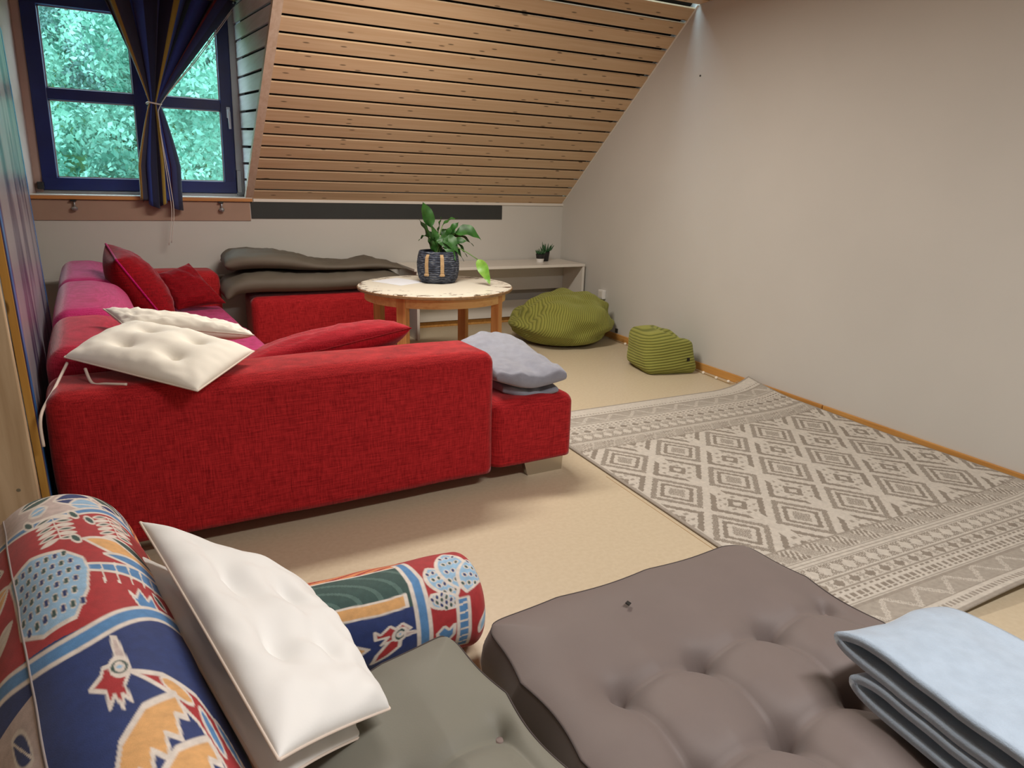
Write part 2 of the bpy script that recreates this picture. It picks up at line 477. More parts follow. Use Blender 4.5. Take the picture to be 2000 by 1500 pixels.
def glass_mat():
    m, nt, b, N, L = new_mat('window_glass')
    tr = N.new('ShaderNodeBsdfTransparent'); tr.inputs[0].default_value = (0.95, 0.98, 0.97, 1)
    gl = N.new('ShaderNodeBsdfGlossy'); gl.inputs['Roughness'].default_value = 0.02
    mx = N.new('ShaderNodeMixShader'); mx.inputs[0].default_value = 0.05
    L.new(tr.outputs[0], mx.inputs[1]); L.new(gl.outputs[0], mx.inputs[2])
    L.new(mx.outputs[0], nt.nodes['Material Output'].inputs['Surface'])
    return m
M_glass = glass_mat()
def painted_mat():
    """grey board with long vertical runs of violet, navy and blue paint"""
    m, nt, b, N, L = new_mat('dripping_paint')
    b.inputs['Roughness'].default_value = 0.3
    tc = N.new('ShaderNodeTexCoord')
    mp = N.new('ShaderNodeMapping'); mp.inputs['Scale'].default_value = (1, 0.9, 0.10)
    L.new(tc.outputs['Object'], mp.inputs['Vector'])
    nz = N.new('ShaderNodeTexNoise'); nz.inputs['Scale'].default_value = 2.2; nz.inputs['Detail'].default_value = 3
    L.new(mp.outputs[0], nz.inputs['Vector'])
    cr = N.new('ShaderNodeValToRGB')
    e = cr.color_ramp.elements
    e[0].position = 0.28; e[0].color = rgb(30, 26, 60)
    e[1].position = 0.75; e[1].color = rgb(52, 120, 178)
    for pos, c in ((0.36, rgb(62, 40, 90)), (0.41, rgb(140, 134, 138)), (0.50, rgb(122, 120, 130)), (0.54, rgb(40, 34, 70)), (0.58, rgb(132, 126, 134)), (0.66, rgb(120, 120, 130)), (0.70, rgb(44, 104, 170))):
        x = e.new(pos); x.color = c
    L.new(nz.outputs['Fac'], cr.inputs[0]); L.new(cr.outputs[0], b.inputs['Base Color'])
    return m
M_paintrun = painted_mat()
M_bluepaint = plain('blue_gloss_paint', rgb(36, 106, 172), 0.3, noise_amt=0.25, noise_scale=6)
def tabletop_mat():
    m, nt, b, N, L = new_mat('scuffed_laminate')
    b.inputs['Roughness'].default_value = 0.4
    tc = N.new('ShaderNodeTexCoord')
    nz = N.new('ShaderNodeTexNoise'); nz.inputs['Scale'].default_value = 9; nz.inputs['Detail'].default_value = 8; nz.inputs['Roughness'].default_value = 0.75
    mp = N.new('ShaderNodeMapping'); mp.inputs['Scale'].default_value = (1, 1.7, 1)
    L.new(tc.outputs['Object'], mp.inputs['Vector']); L.new(mp.outputs[0], nz.inputs['Vector'])
    gr = N.new('ShaderNodeVectorMath'); gr.operation = 'LENGTH'
    L.new(tc.outputs['Object'], gr.inputs[0])
    r0 = N.new('ShaderNodeMapRange'); r0.inputs['From Min'].default_value = 0.25; r0.inputs['From Max'].default_value = 0.5
    r0.inputs['To Min'].default_value = 0.66; r0.inputs['To Max'].default_value = 0.53
    L.new(gr.outputs['Value'], r0.inputs['Value'])
    gt = N.new('ShaderNodeMath'); gt.operation = 'SUBTRACT'
    L.new(nz.outputs['Fac'], gt.inputs[0]); L.new(r0.outputs[0], gt.inputs[1])
    mr = N.new('ShaderNodeMapRange'); mr.inputs['From Min'].default_value = 0; mr.inputs['From Max'].default_value = 0.02
    L.new(gt.outputs[0], mr.inputs['Value'])
    mx = N.new('ShaderNodeMix'); mx.data_type = 'RGBA'
    mx.inputs['A'].default_value = rgb(224, 216, 200); mx.inputs['B'].default_value = rgb(96, 72, 54)
    L.new(mr.outputs[0], mx.inputs['Factor']); L.new(mx.outputs['Result'], b.inputs['Base Color'])
    return m
M_tabletop = tabletop_mat()
def basket_mat():
    m, nt, b, N, L = new_mat('navy_rope_basket')
    b.inputs['Roughness'].default_value = 0.9
    tc = N.new('ShaderNodeTexCoord')
    mp = N.new('ShaderNodeMapping'); mp.inputs['Scale'].default_value = (30, 30, 150)
    L.new(tc.outputs['Object'], mp.inputs['Vector'])
    nz = N.new('ShaderNodeTexNoise'); nz.inputs['Scale'].default_value = 1; nz.inputs['Detail'].default_value = 4
    L.new(mp.outputs[0], nz.inputs['Vector'])
    cr = N.new('ShaderNodeValToRGB'); e = cr.color_ramp.elements
    e[0].position = 0.38; e[0].color = rgb(26, 30, 40); e[1].position = 0.68; e[1].color = rgb(112, 116, 122)
    x = e.new(0.52); x.color = rgb(48, 56, 74)
    L.new(nz.outputs['Fac'], cr.inputs[0]); L.new(cr.outputs[0], b.inputs['Base Color'])
    wv = N.new('ShaderNodeTexWave'); wv.bands_direction = 'Z'; wv.inputs['Scale'].default_value = 22
    L.new(tc.outputs['Object'], wv.inputs['Vector'])
    bp = N.new('ShaderNodeBump'); bp.inputs['Strength'].default_value = 0.6; bp.inputs['Distance'].default_value = 0.006
    L.new(wv.outputs['Fac'], bp.inputs['Height']); L.new(bp.outputs[0], b.inputs['Normal'])
    return m
M_basket = basket_mat()

# ------------------------------------------------------------------ room shell
XR, XL, YK, YB = 3.375, -1.9, 5.714, -1.6
ZK, ZC = 1.109, 2.474
SL = math.radians(38.7)
YC = 4.013                                 # where the slope meets the flat ceiling
YW = 5.95                                  # window plane
DXL, DXR = -0.86, 0.57                     # dormer opening
T = 0.12
struct(box('floor', (XL-T, YB-T, -0.1), (XR+T, YK+T, 0), M_floor), 'beige linoleum floor')
struct(box('wall_right', (XR, YB-T, 0), (XR+T, YK+T, 3.0), M_wall), 'plain off-white wall')
struct(box('wall_left', (XL-T, YB-T, 0), (XL, YK+T, 3.0), M_wall))
struct(box('wall_rear', (XL-T, YB-T, 0), (XR+T, YB, 3.0), M_wall))
struct(box('wall_far', (XL-T, YK, 0), (XR+T, YK+T, ZK-0.005), M_wall), 'low white knee wall below the slope')
# fine joint in the linoleum sheets
jt = box('floor_joint', (1.652, 0.2, 0.0), (1.655, 2.3, 0.0006), plain('joint_line', rgb(168, 138, 98), 0.8))
jt.parent = bpy.data.objects['floor']

# sloped and flat board ceiling; boards are separate pieces in front of a dark backing
def slope_pt(x, s, d=0.0):
    """point at s metres up the slope, d metres out of the slope towards the room"""
    return (x, YK-s*math.cos(SL)-d*math.sin(SL), ZK+s*math.sin(SL)-d*math.cos(SL))
SEND = (YK-YC)/math.cos(SL)
cv = []; cf = []
def quad(pts):
    b0 = len(cv); cv.extend(pts); cf.append((b0, b0+1, b0+2, b0+3))
DT = -0.075
def edge_x(s): return 0.535+0.058*s
quad([slope_pt(XL, 0, DT), slope_pt(DXL, 0, DT), slope_pt(DXL, SEND, DT), slope_pt(XL, SEND, DT)])
quad([slope_pt(edge_x(0)+0.05, 0, DT), slope_pt(XR, 0, DT), slope_pt(XR, SEND, DT), slope_pt(edge_x(SEND)+0.05, SEND, DT)])
quad([(XL, YB, ZC+0.055), (XR, YB, ZC+0.055), (XR, YC, ZC+0.055), (XL, YC, ZC+0.055)])
quad([(DXL-0.02, YC, ZC+0.055), (DXR+0.05, YC, ZC+0.055), (DXR+0.05, YW+0.1, ZC+0.055), (DXL-0.02, YW+0.1, ZC+0.055)])
me = mesh('ceiling', cv, cf)
ceil_o = link('ceiling', me, M_gap)
struct(ceil_o, 'board ceiling of knotty spruce with dark open joints')
md = ceil_o.modifiers.new('thick', 'SOLIDIFY'); md.thickness = 0.02; md.offset = 0
PITCHB, GAPB = 0.1205, 0.021
def slope_board(x0, x1, s0, s1):
    V = []
    for d in (0.0, -0.011):
        ch = 0.003 if d == 0 else 0
        V += [slope_pt(x0, s0+ch, d), slope_pt(x1, s0+ch, d), slope_pt(x1, s1-ch, d), slope_pt(x0, s1-ch, d)]
    Fc = [(0, 1, 2, 3), (7, 6, 5, 4), (0, 4, 5, 1), (1, 5, 6, 2), (2, 6, 7, 3), (3, 7, 4, 0)]
    return flip_out(mesh('board', V, Fc))
edges = [0.0]+[0.111+PITCHB*k for k in range(18)]
for k in range(len(edges)-1):
    s0 = edges[k]+(GAPB/2 if k else 0); s1 = edges[k+1]-GAPB/2
    xl = edge_x((s0+s1)/2)+0.045
    adopt(ceil_o, link('board', slope_board(xl, XR-0.004, s0, s1), M_board))
    adopt(ceil_o, link('board', slope_board(XL, DXL-0.03, s0, s1), M_board))
fb = box('board', (XL, 0, 0), (XR-0.004, PITCHB-GAPB, 0.018), M_board)
fbm = fb.data; bpy.data.objects.remove(fb)
y = YC-0.004
for k in range(46):
    y -= PITCHB
    o = link('board', fbm, M_board); o.location = (0, y+GAPB, ZC)
    o.parent = ceil_o
# flat dormer soffit boards
fb = box('board', (DXL, 0, 0), (DXR, PITCHB-GAPB, 0.018), M_board)
fbm = fb.data; bpy.data.objects.remove(fb)
y = YC
while y < YW-0.1:
    o = link('board', fbm, M_board); o.location = (0, y, ZC); o.parent = ceil_o
    y += PITCHB

# white strip under the lowest board, thin caulk line up the right wall
struct(box('trim_1', (DXR+0.02, YK-0.012, ZK-0.02), (XR, YK, ZK+0.002), M_white))
cl = []
for s in (0, SEND):
    for (x, d) in ((XR-0.012, 0.0), (XR-0.001, 0.004), (XR-0.001, -0.015), (XR-0.012, -0.015)):
        cl.append(slope_pt(x, s, d))
struct(link('trim_2', flip_out(mesh('trim_2', cl, [(0, 1, 2, 3), (7, 6, 5, 4), (0, 4, 5, 1), (1, 5, 6, 2), (2, 6, 7, 3), (3, 7, 4, 0)])), M_white))
# pale edge board between the slope and the dormer cheek
V = []
for s in (-0.005, SEND+0.05):
    for (dx, d) in ((0.0, 0.012), (0.055, 0.012), (0.055, -0.03), (0.0, -0.03)):
        V.append(slope_pt(edge_x(s)+dx-0.004, s, d))
struct(link('trim_3', flip_out(mesh('trim_3', V, [(0, 1, 2, 3), (7, 6, 5, 4), (0, 4, 5, 1), (1, 5, 6, 2), (2, 6, 7, 3), (3, 7, 4, 0)])), M_trimwood), 'pale edge board between slope and window recess')

# right dormer cheek, horizontal boards that fan slightly upwards
gt = [(4.339, 2.211), (4.45, 2.122), (4.582, 2.016), (4.715, 1.909), (4.851, 1.80), (4.983, 1.695), (5.123, 1.583), (5.261, 1.472), (5.396, 1.364), (5.539, 1.25)]
gw = [2.364, 2.245, 2.121, 1.995, 1.875, 1.753, 1.63, 1.501, 1.376, 1.254]
gt = [(4.06, 2.44), (4.20, 2.33)]+gt+[(5.70, 1.121)]
gw = [2.60, 2.484]+gw+[1.128]
def cheek_x(yy, z):
    s = (YK-yy)/math.cos(SL)
    return 0.556+0.012*(z-1.25)+(edge_x(s)-0.556-0.012*(z-1.25))*max(0, min(1, (YW-yy)/max(0.05, YW-(YK-(z-ZK)/math.tan(SL)))))
back = []
_bk = [(0.60, YW+0.08, 1.05), slope_pt(0.60, -0.02, -0.05), slope_pt(0.74, SEND, -0.05), (0.74, YC+0.04, 2.64), (0.62, YW+0.08, 2.64)]
_bk = _bk+[(x+0.03, y_, z_) for x, y_, z_ in _bk]
chk = link('wall_dormer_right', flip_out(mesh('wall_dormer_right', _bk, [(0, 1, 2, 3, 4), (9, 8, 7, 6, 5)]+[(k, k+5, (k+1) % 5+5, (k+1) % 5) for k in range(5)])), M_gap)
struct(chk, 'limewashed boarded side of the window recess')
for k in range(len(gw)-1):
    (ya, za), (yb, zb) = gt[k], gt[k+1]
    wa, wb = gw[k]-0.009, gw[k+1]+0.009
    za -= 0.009; zb += 0.009
    V = []
    for off in (0.0, 0.016):
        V += [(edge_x((YK-ya)/math.cos(SL))+off, ya, za), (0.556+0.012*(wa-1.25)+off, YW, wa), (0.556+0.012*(wb-1.25)+off, YW, wb), (edge_x((YK-yb)/math.cos(SL))+off, yb, zb)]
    adopt(chk, link('board', flip_out(mesh('board', V, [(0, 1, 2, 3), (7, 6, 5, 4), (0, 4, 5, 1), (1, 5, 6, 2), (2, 6, 7, 3), (3, 7, 4, 0)])), M_cheek))
# left cheek, plain painted panel
M_cheekl = plain('mauve_panel', rgb(178, 150, 140), 0.8, noise_amt=0.08)
struct(link('wall_dormer_left', flip_out(mesh('wall_dormer_left', [(-0.835, YW+0.08, 1.05), (DXL, YK-0.01, 1.05), (DXL, YC-0.2, 2.5), (-0.80, YW+0.08, 2.6),
        (-0.875, YW+0.08, 1.05), (DXL-0.04, YK-0.01, 1.05), (DXL-0.04, YC-0.2, 2.5), (-0.84, YW+0.08, 2.6)],
        [(0, 1, 2, 3), (7, 6, 5, 4), (0, 4, 5, 1), (1, 5, 6, 2), (2, 6, 7, 3), (3, 7, 4, 0)])), M_cheekl))
# wall above and below the window
struct(box('wall_dormer', (DXL-0.05, YW+0.03, 0.9), (0.66, YW+0.12, 1.13), M_wall))

# window
win = empty('window_1', (-0.14, YW, 1.13)); struct(win, 'blue painted window of four panes in the dormer')
def wmap(x, yy, z): return (x+0.028*(z-1.23), yy, z)
def wbox(name, lo, hi, mat, bevel=0.004, par=win):
    o = box(name, lo, hi, mat, None, bevel, 2, wmap)
    adopt(win, o)
    return o
GX0, GX1, GZ0, GZ1 = -0.692, 0.412, 1.232, 2.345
wbox('sash_bottom_rail', (-0.785, YW-0.05, 1.145), (0.497, YW+0.02, GZ0), M_blueframe)
wbox('sash_top_rail', (-0.785, YW-0.05, GZ1), (0.497, YW+0.02, GZ1+0.10), M_blueframe)
wbox('sash_stile', (-0.785, YW-0.049, 1.15), (GX0, YW+0.02, GZ1+0.1), M_blueframe)
wbox('sash_stile', (GX1, YW-0.049, 1.15), (0.497, YW+0.02, GZ1+0.1), M_blueframe)
wbox('glazing_bar', (-0.165, YW-0.04, GZ0-0.01), (-0.085, YW+0.015, GZ1+0.01), M_blueframe)
wbox('glazing_bar', (GX0-0.01, YW-0.038, 1.752), (GX1+0.01, YW+0.015, 1.826), M_blueframe)
wbox('outer_frame', (-0.84, YW-0.02, 1.10), (0.56, YW+0.03, 1.145), M_metal)
wbox('outer_frame', (0.497, YW-0.03, 1.13), (0.60, YW+0.04, 2.5), M_metal)
wbox('outer_frame', (-0.84, YW-0.03, 1.13), (-0.785, YW+0.03, 2.5), M_cheekl)
wbox('outer_frame', (-0.84, YW-0.03, GZ1+0.1), (0.56, YW+0.03, 2.6), M_blueframe)
for (xa, xb) in ((GX0, -0.165), (-0.085, GX1)):
    for (za, zb) in ((GZ0, 1.752), (1.826, GZ1)):
        wbox('pane', (xa, YW-0.004, za), (xb, YW+0.002, zb), M_glass, 0)
        for (a, b2) in (((xa, za), (xb, za+0.008)), ((xa, zb-0.008), (xb, zb)), ((xa, za), (xa+0.008, zb)), ((xb-0.008, za), (xb, zb))):
            wbox('glazing_bead', (a[0], YW-0.012, a[1]), (b2[0], YW-0.004, b2[1]), M_metal, 0)
wbox('handle_plate', (0.452, YW-0.062, 1.70), (0.478, YW-0.049, 1.78), M_handle, 0.005)
hp = tube('handle', [wmap(0.465, YW-0.06, 1.755), wmap(0.465, YW-0.095, 1.752), wmap(0.466, YW-0.1, 1.735), wmap(0.469, YW-0.1, 1.62)], [0.009, 0.01, 0.011, 0.009], M_handle)
adopt(win, hp)
wbox('hinge', (-0.815, YW-0.085, 1.15), (-0.775, YW-0.045, 1.20), M_black, 0.004)
wbox('hinge', (0.50, YW-0.06, 1.15), (0.535, YW-0.03, 1.32), M_metal, 0.004)
sill = struct(box('trim_4', (DXL-0.02, YK-0.028, 1.088), (DXR+0.012, YW-0.02, 1.112), M_sillwood, None, 0.003), 'wooden window sill with pale top')
st = box('sill_top', (DXL-0.02, YK-0.03, 1.112), (DXR+0.012, YW-0.02, 1.120), M_white, None, 0.002)
adopt(sill, st)

# baseboards
bb = struct(box('baseboard_right', (XR-0.016, 2.555, 0), (XR, YK, 0.053), M_basewood, None, 0.003))
o = box('baseboard_length', (XR-0.016, YB, 0), (XR, 2.548, 0.053), M_basewood, None, 0.003); adopt(bb, o)
struct(box('baseboard_far', (1.72, YK-0.014, 0), (XR-0.016, YK, 0.05), M_basewood, None, 0.003))

# charcoal strip on the knee wall, and a thin flat tan band below the sill
tag(rebase(box('chalkboard_strip', (0.568, YK-0.009, 0.962), (2.73, YK-0.0005, 1.086), M_chalk, None, 0.002)), 'long flat charcoal strip fixed to white knee wall under slope', 'wall strip')
tag(rebase(box('tan_band', (-0.88, YK-0.009, 0.945), (0.562, YK-0.0005, 1.085), M_tan, None, 0.002)), 'long tan strip on knee wall directly below window sill', 'wall strip')
for i, x in enumerate((-0.595, 0.354)):
    h = empty('sill_hook', (x, YK-0.012, 1.02))
    a = box('bracket', (-0.018, -0.028, 0.055), (0.018, 0.0, 0.066), M_black, h, 0.002)
    b_ = tube('pin', [(0.004, -0.016, 0.058), (0.004, -0.016, 0.01)], 0.006, M_metal, h)
    c_ = lathe('knob', [(0.004, -0.012), (0.016, -0.008), (0.021, 0.004), (0.016, 0.014), (0.005, 0.018)], M_metal, h, 16)
    c_.location = (0.002, -0.022, 0.004)
    tag(h, 'small metal hook with round knob under window sill, '+('nearer the painted panel' if i == 0 else 'nearer the charcoal strip'), 'hook', 'hooks under the window sill')

# heating pipe behind the sofa
hpipe = tube('heating_pipe', [(-1.0, 5.66, 0.525), (0.33, 5.66, 0.525)], 0.018, M_potw)
tag(rebase(hpipe), 'white pipe end on knee wall showing beside red sofa arm', 'pipe')

# ------------------------------------------------------------------ outside: wooded hillside
def hill_z(x, yy):
    return -5.0+max(0, yy-12)*0.42+0.8*noise.noise(Vector((x*0.08, yy*0.08, 3)))
hx = np.linspace(-50, 40, 46); hy = np.linspace(9, 75, 34)
HP = np.array([[(x, yy, hill_z(x, yy)-0.3) for yy in hy] for x in hx])
M_hill = plain('undergrowth', rgb(64, 108, 52), 0.9, col2=rgb(40, 78, 36), noise_scale=0.8)
struct(link('ground_hillside', grid_mesh('ground_hillside', HP), M_hill), 'green hillside outside the window')
def leaf_mat(name, c, c2):
    m, nt, b, N, L = new_mat(name)
    b.inputs['Roughness'].default_value = 0.6
    tc = N.new('ShaderNodeTexCoord'); nz = N.new('ShaderNodeTexNoise'); nz.inputs['Scale'].default_value = 0.9; nz.inputs['Detail'].default_value = 5
    L.new(tc.outputs['Object'], nz.inputs['Vector'])
    mx = N.new('ShaderNodeMix'); mx.data_type = 'RGBA'; mx.inputs['A'].default_value = c; mx.inputs['B'].default_value = c2
    rp = N.new('ShaderNodeMapRange'); rp.inputs['From Min'].default_value = 0.38; rp.inputs['From Max'].default_value = 0.62
    L.new(nz.outputs['Fac'], rp.inputs['Value']); L.new(rp.outputs[0], mx.inputs['Factor']); L.new(mx.outputs['Result'], b.inputs['Base Color'])
    tl = N.new('ShaderNodeBsdfTranslucent'); L.new(mx.outputs['Result'], tl.inputs[0])
    ms = N.new('ShaderNodeMixShader'); ms.inputs[0].default_value = 0.3
    L.new(b.outputs[0], ms.inputs[1]); L.new(tl.outputs[0], ms.inputs[2])
    L.new(ms.outputs[0], nt.nodes['Material Output'].inputs['Surface'])
    return m
M_lf = [leaf_mat('beech_leaves', rgb(160, 198, 172), rgb(82, 140, 118)), leaf_mat('oak_leaves', rgb(130, 180, 158), rgb(56, 112, 92)), leaf_mat('spruce_needles', rgb(112, 150, 140), rgb(54, 92, 84))]
M_bark = plain('bark', rgb(150, 138, 126), 0.9, noise_amt=0.4, noise_scale=6)
def crown(seed, kind):
    r = np.random.default_rng(seed)
    n = 6500
    if kind < 2:
        lumps = r.normal(size=(16, 3)); lumps /= np.linalg.norm(lumps, axis=1)[:, None]
        lumps = lumps*r.uniform(0.7, 1.7, (16, 1))*np.array([1.15, 1.15, 1.5])+np.array([0, 0, 4.6])
        k = r.integers(0, 16, n)
        d = r.normal(size=(n, 3)); d /= np.linalg.norm(d, axis=1)[:, None]
        c = lumps[k]+d*r.uniform(0.55, 1.0, (n, 1))*r.uniform(0.8, 1.1, (16, 1))[k]
        size = r.uniform(0.06, 0.12, n)
    else:
        t = r.uniform(0, 1, n)**0.7
        zz = 8.6-t*7.4
        ang = r.uniform(0, 2*np.pi, n); lay = 0.72+0.28*np.abs(np.sin(zz*4.2))
        rad = (0.15+t*1.9)*lay*np.sqrt(r.uniform(0.25, 1, n))
        c = np.stack([rad*np.cos(ang), rad*np.sin(ang), zz-rad*0.25], 1)
        size = r.uniform(0.06, 0.12, n)
    a = r.normal(size=(n, 3)); a /= np.linalg.norm(a, axis=1)[:, None]
    b = np.cross(a, r.normal(size=(n, 3))); b /= np.linalg.norm(b, axis=1)[:, None]
    s = size[:, None]
    V = np.stack([c-a*s, c-b*s*0.55, c+a*s, c+b*s*0.55], 1).reshape(-1, 3)
    Fc = np.arange(n*4).reshape(-1, 4)
    return mesh('crown', V.tolist(), Fc.tolist())
crowns = [crown(11, 0), crown(12, 0), crown(21, 1), crown(22, 1), crown(31, 2), crown(32, 2)]
for i, c in enumerate(crowns):
    c.materials.append(M_lf[i//2])
trunk = tube_mesh('trunk', [(0, 0, -0.6), (0.03, 0.02, 2.0), (0, 0.05, 5.2)], [0.19, 0.14, 0.05], 7)
trunk.materials.append(M_bark)
lab = ['light green round-crowned tree on the hillside outside the window', 'mid green broadleaf tree on the hillside outside the window', 'dark slender conifer among the trees outside the window']
spots = []
tr = random.Random(5)
for row, (yy, nrow) in enumerate(((19, 2), (25, 3), (31, 3), (37, 4), (43, 4), (49, 5), (55, 5))):
    for k in range(nrow):
        spots.append((-0.025*yy+(k-(nrow-1)/2)*5.5+(0.6 if row % 2 else -0.6)+tr.uniform(-0.1, 0.1), yy+tr.uniform(-0.2, 0.2), row))
for i, (x, yy, row) in enumerate(spots):
    v = tr.choice([0, 1, 2, 3, 4, 5] if row > 1 else [0, 1, 2, 3, 3, 2])
    t_ = empty('broadleaf_tree' if v < 4 else 'conifer_tree', (x, yy, hill_z(x, yy)-0.2), tr.uniform(0, 6.28))
    t_.scale = (1, 1, 1)
    sc = tr.uniform(0.88, 0.98)
    t_.scale = (sc, sc, sc)
    link('trunk', trunk, None, t_); link('crown', crowns[v], None, t_)
    tag(t_, lab[v//2], 'tree', ('light green trees outside', 'mid green trees outside', 'conifers outside')[v//2])

# leafy understorey between the trees: nobody could count it
ug = np.random.default_rng(77); nu_ = 75000
uy = 13+47*ug.uniform(0, 1, nu_)**1.5; ux = uy*ug.uniform(-0.20, 0.14, nu_)
ubump = 0.5+0.5*np.sin(ux*1.7+0.6*np.sin(uy*0.9))*np.sin(uy*1.3+ux*0.4)
uz = np.array([hill_z(a, b) for a, b in zip(ux, uy)])-0.2+(0.5+2.6*ubump)*ug.uniform(0.25, 1, nu_)**0.6
uc = np.stack([ux, uy, uz], 1)
ua = ug.normal(size=(nu_, 3)); ua /= np.linalg.norm(ua, axis=1)[:, None]
ub = np.cross(ua, ug.normal(size=(nu_, 3))); ub /= np.linalg.norm(ub, axis=1)[:, None]
us = ug.uniform(0.07, 0.14, nu_)[:, None]
uV = np.stack([uc-ua*us, uc-ub*us*0.55, uc+ua*us, uc+ub*us*0.55], 1).reshape(-1, 2, 2, 3)
uV = uV.reshape(-1, 3)
ume = mesh('undergrowth_leaves', uV.tolist(), np.arange(nu_*4).reshape(-1, 4).tolist())
uo = link('undergrowth_leaves', ume, M_lf[1])
uo['kind'] = 'stuff'
tag(uo, 'dense green undergrowth covering the hillside below the trees', 'undergrowth')

# ------------------------------------------------------------------ unseen lamps: the ceiling lamp, and a fill lamp added for brightness
def unseen_lamp(x, yy, watts, colr, label, sx=1.2, sy=0.3):
    r = empty('unseen_lamp', (x, yy, ZC))
    box('housing', (-sx/2, -sy/2, -0.06), (sx/2, sy/2, -0.002), M_lampw, r, 0.008)
    ld = bpy.data.lights.new('tube_light', 'AREA'); ld.shape = 'RECTANGLE'; ld.size = sx*0.95; ld.size_y = sy*0.85
    ld.energy = watts; ld.color = colr
    lo = bpy.data.objects.new('tube_light', ld); COL.objects.link(lo); lo.parent = r; lo.location = (0, 0, -0.066)
    tag(r, label, 'lamp')
unseen_lamp(1.2, 3.35, LAMP_FAR, (1.0, 0.93, 0.83), 'white ceiling lamp above the red corner sofa')
unseen_lamp(1.4, 0.1, LAMP_FILL, (1.0, 0.97, 0.95), 'added unseen fill lamp above the floor mattresses')  # added lamp without a known source, whitens the foreground cushions

# ------------------------------------------------------------------ red corner sofa
UA, VA = math.radians(2.3), math.radians(5.5)
P0 = (-0.40, 2.33)
def smap(u, v, z):
    return (P0[0]+u*math.cos(UA)-v*math.sin(VA), P0[1]+u*math.sin(UA)+v*math.cos(VA), z)
sofa = empty('corner_sofa', smap(0.9, 1.6, 0))
tag(sofa, 'large red woven corner sofa with chrome feet, seats coloured magenta as window-lit', 'sofa')
def back_deform(u, v, z):
    # inner face leans back and the inner top corner is rounded off
    if z > 0.40:
        k = (z-0.40)/0.28
        u = u-0.05*k*max(0, (u-0.1)/0.25)
        if u > 0.16:
            z -= 0.45*(u-0.16)**1.35*k
    return (u, v, z)
sp = []
def sbox(name, lo, hi, r, mat, **k):
    zb = lo[2]; lo = (lo[0], lo[1], lo[2]-0.06); d0 = k.pop('deform', None)
    def dd(u, v, z):
        if d0: u, v, z = d0(u, v, z)
        return (u, v, max(z, zb))
    k['deform'] = dd
    o = rbox(name, lo, hi, r, mat, None, mapf=smap, **k); sp.append(o); return o
sbox('armrest', (0, 0, 0.075), (1.535, 0.30, 0.605), 0.05, M_red, mid=14, bulge=0.012, wob=0.004, seed=1)
sbox('chaise_seat', (1.54, 0.012, 0.085), (1.945, 0.33, 0.375), 0.045, M_red, mid=8, bulge=0.008, wob=0.003, seed=2)
sbox('chaise_seat', (0.34, 0.305, 0.085), (1.94, 1.10, 0.37), 0.045, M_red, mid=12, bulge=0.012, wob=0.004, seed=3)
sbox('backrest', (0.0, 0.305, 0.08), (0.38, 1.03, 0.68), 0.075, M_pink2, mid=10, bulge=0.012, deform=back_deform, seed=4)
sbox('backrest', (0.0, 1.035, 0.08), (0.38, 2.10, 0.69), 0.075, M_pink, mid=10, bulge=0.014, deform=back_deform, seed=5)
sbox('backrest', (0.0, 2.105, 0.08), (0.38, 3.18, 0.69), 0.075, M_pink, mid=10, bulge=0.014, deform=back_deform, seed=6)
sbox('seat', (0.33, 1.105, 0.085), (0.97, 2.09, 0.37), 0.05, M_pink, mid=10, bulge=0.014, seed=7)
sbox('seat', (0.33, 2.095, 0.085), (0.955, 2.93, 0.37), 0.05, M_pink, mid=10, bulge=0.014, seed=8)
sbox('armrest', (0.10, 2.90, 0.08), (0.955, 3.19, 0.615), 0.06, M_red, mid=10, bulge=0.012, seed=9)
def sofa_leg(u, v):
    V = []
    for z, e in ((0.0, 0.0), (0.092, 0.028)):
        for (du, dv) in ((-0.09-e, -0.02), (0.09+e*0.2, -0.02), (0.09+e*0.2, 0.01), (-0.09-e, 0.01)):
            V.append(smap(u+du, v+dv, z))
    o = link('foot', flip_out(mesh('foot', V, [(3, 2, 1, 0), (4, 5, 6, 7), (0, 1, 5, 4), (1, 2, 6, 5), (2, 3, 7, 6), (3, 0, 4, 7)])), M_chrome); o['label'] = 'chrome foot'; sp.append(o)
for (u, v) in ((1.825, 0.07), (1.825, 1.02), (0.15, 0.12), (0.8, 1.95), (0.15, 3.05), (0.8, 3.05)):
    sofa_leg(u, v)
adopt(sofa, *sp)

# ottoman by the knee wall
ott = empty('ottoman', (1.05, 5.42, 0)); tag(ott, 'red woven block ottoman against knee wall behind round table', 'ottoman')
adopt(ott, rbox('upholstered_block', (0.465, 5.16, 0.055), (1.63, 5.66, 0.425), 0.05, M_red, None, mid=10, bulge=0.012))
for (x, yy) in ((0.55, 5.22), (1.55, 5.22), (0.55, 5.6), (1.55, 5.6)):
    adopt(ott, box('foot', (x-0.03, yy-0.03, 0), (x+0.03, yy+0.03, 0.06), M_chrome))

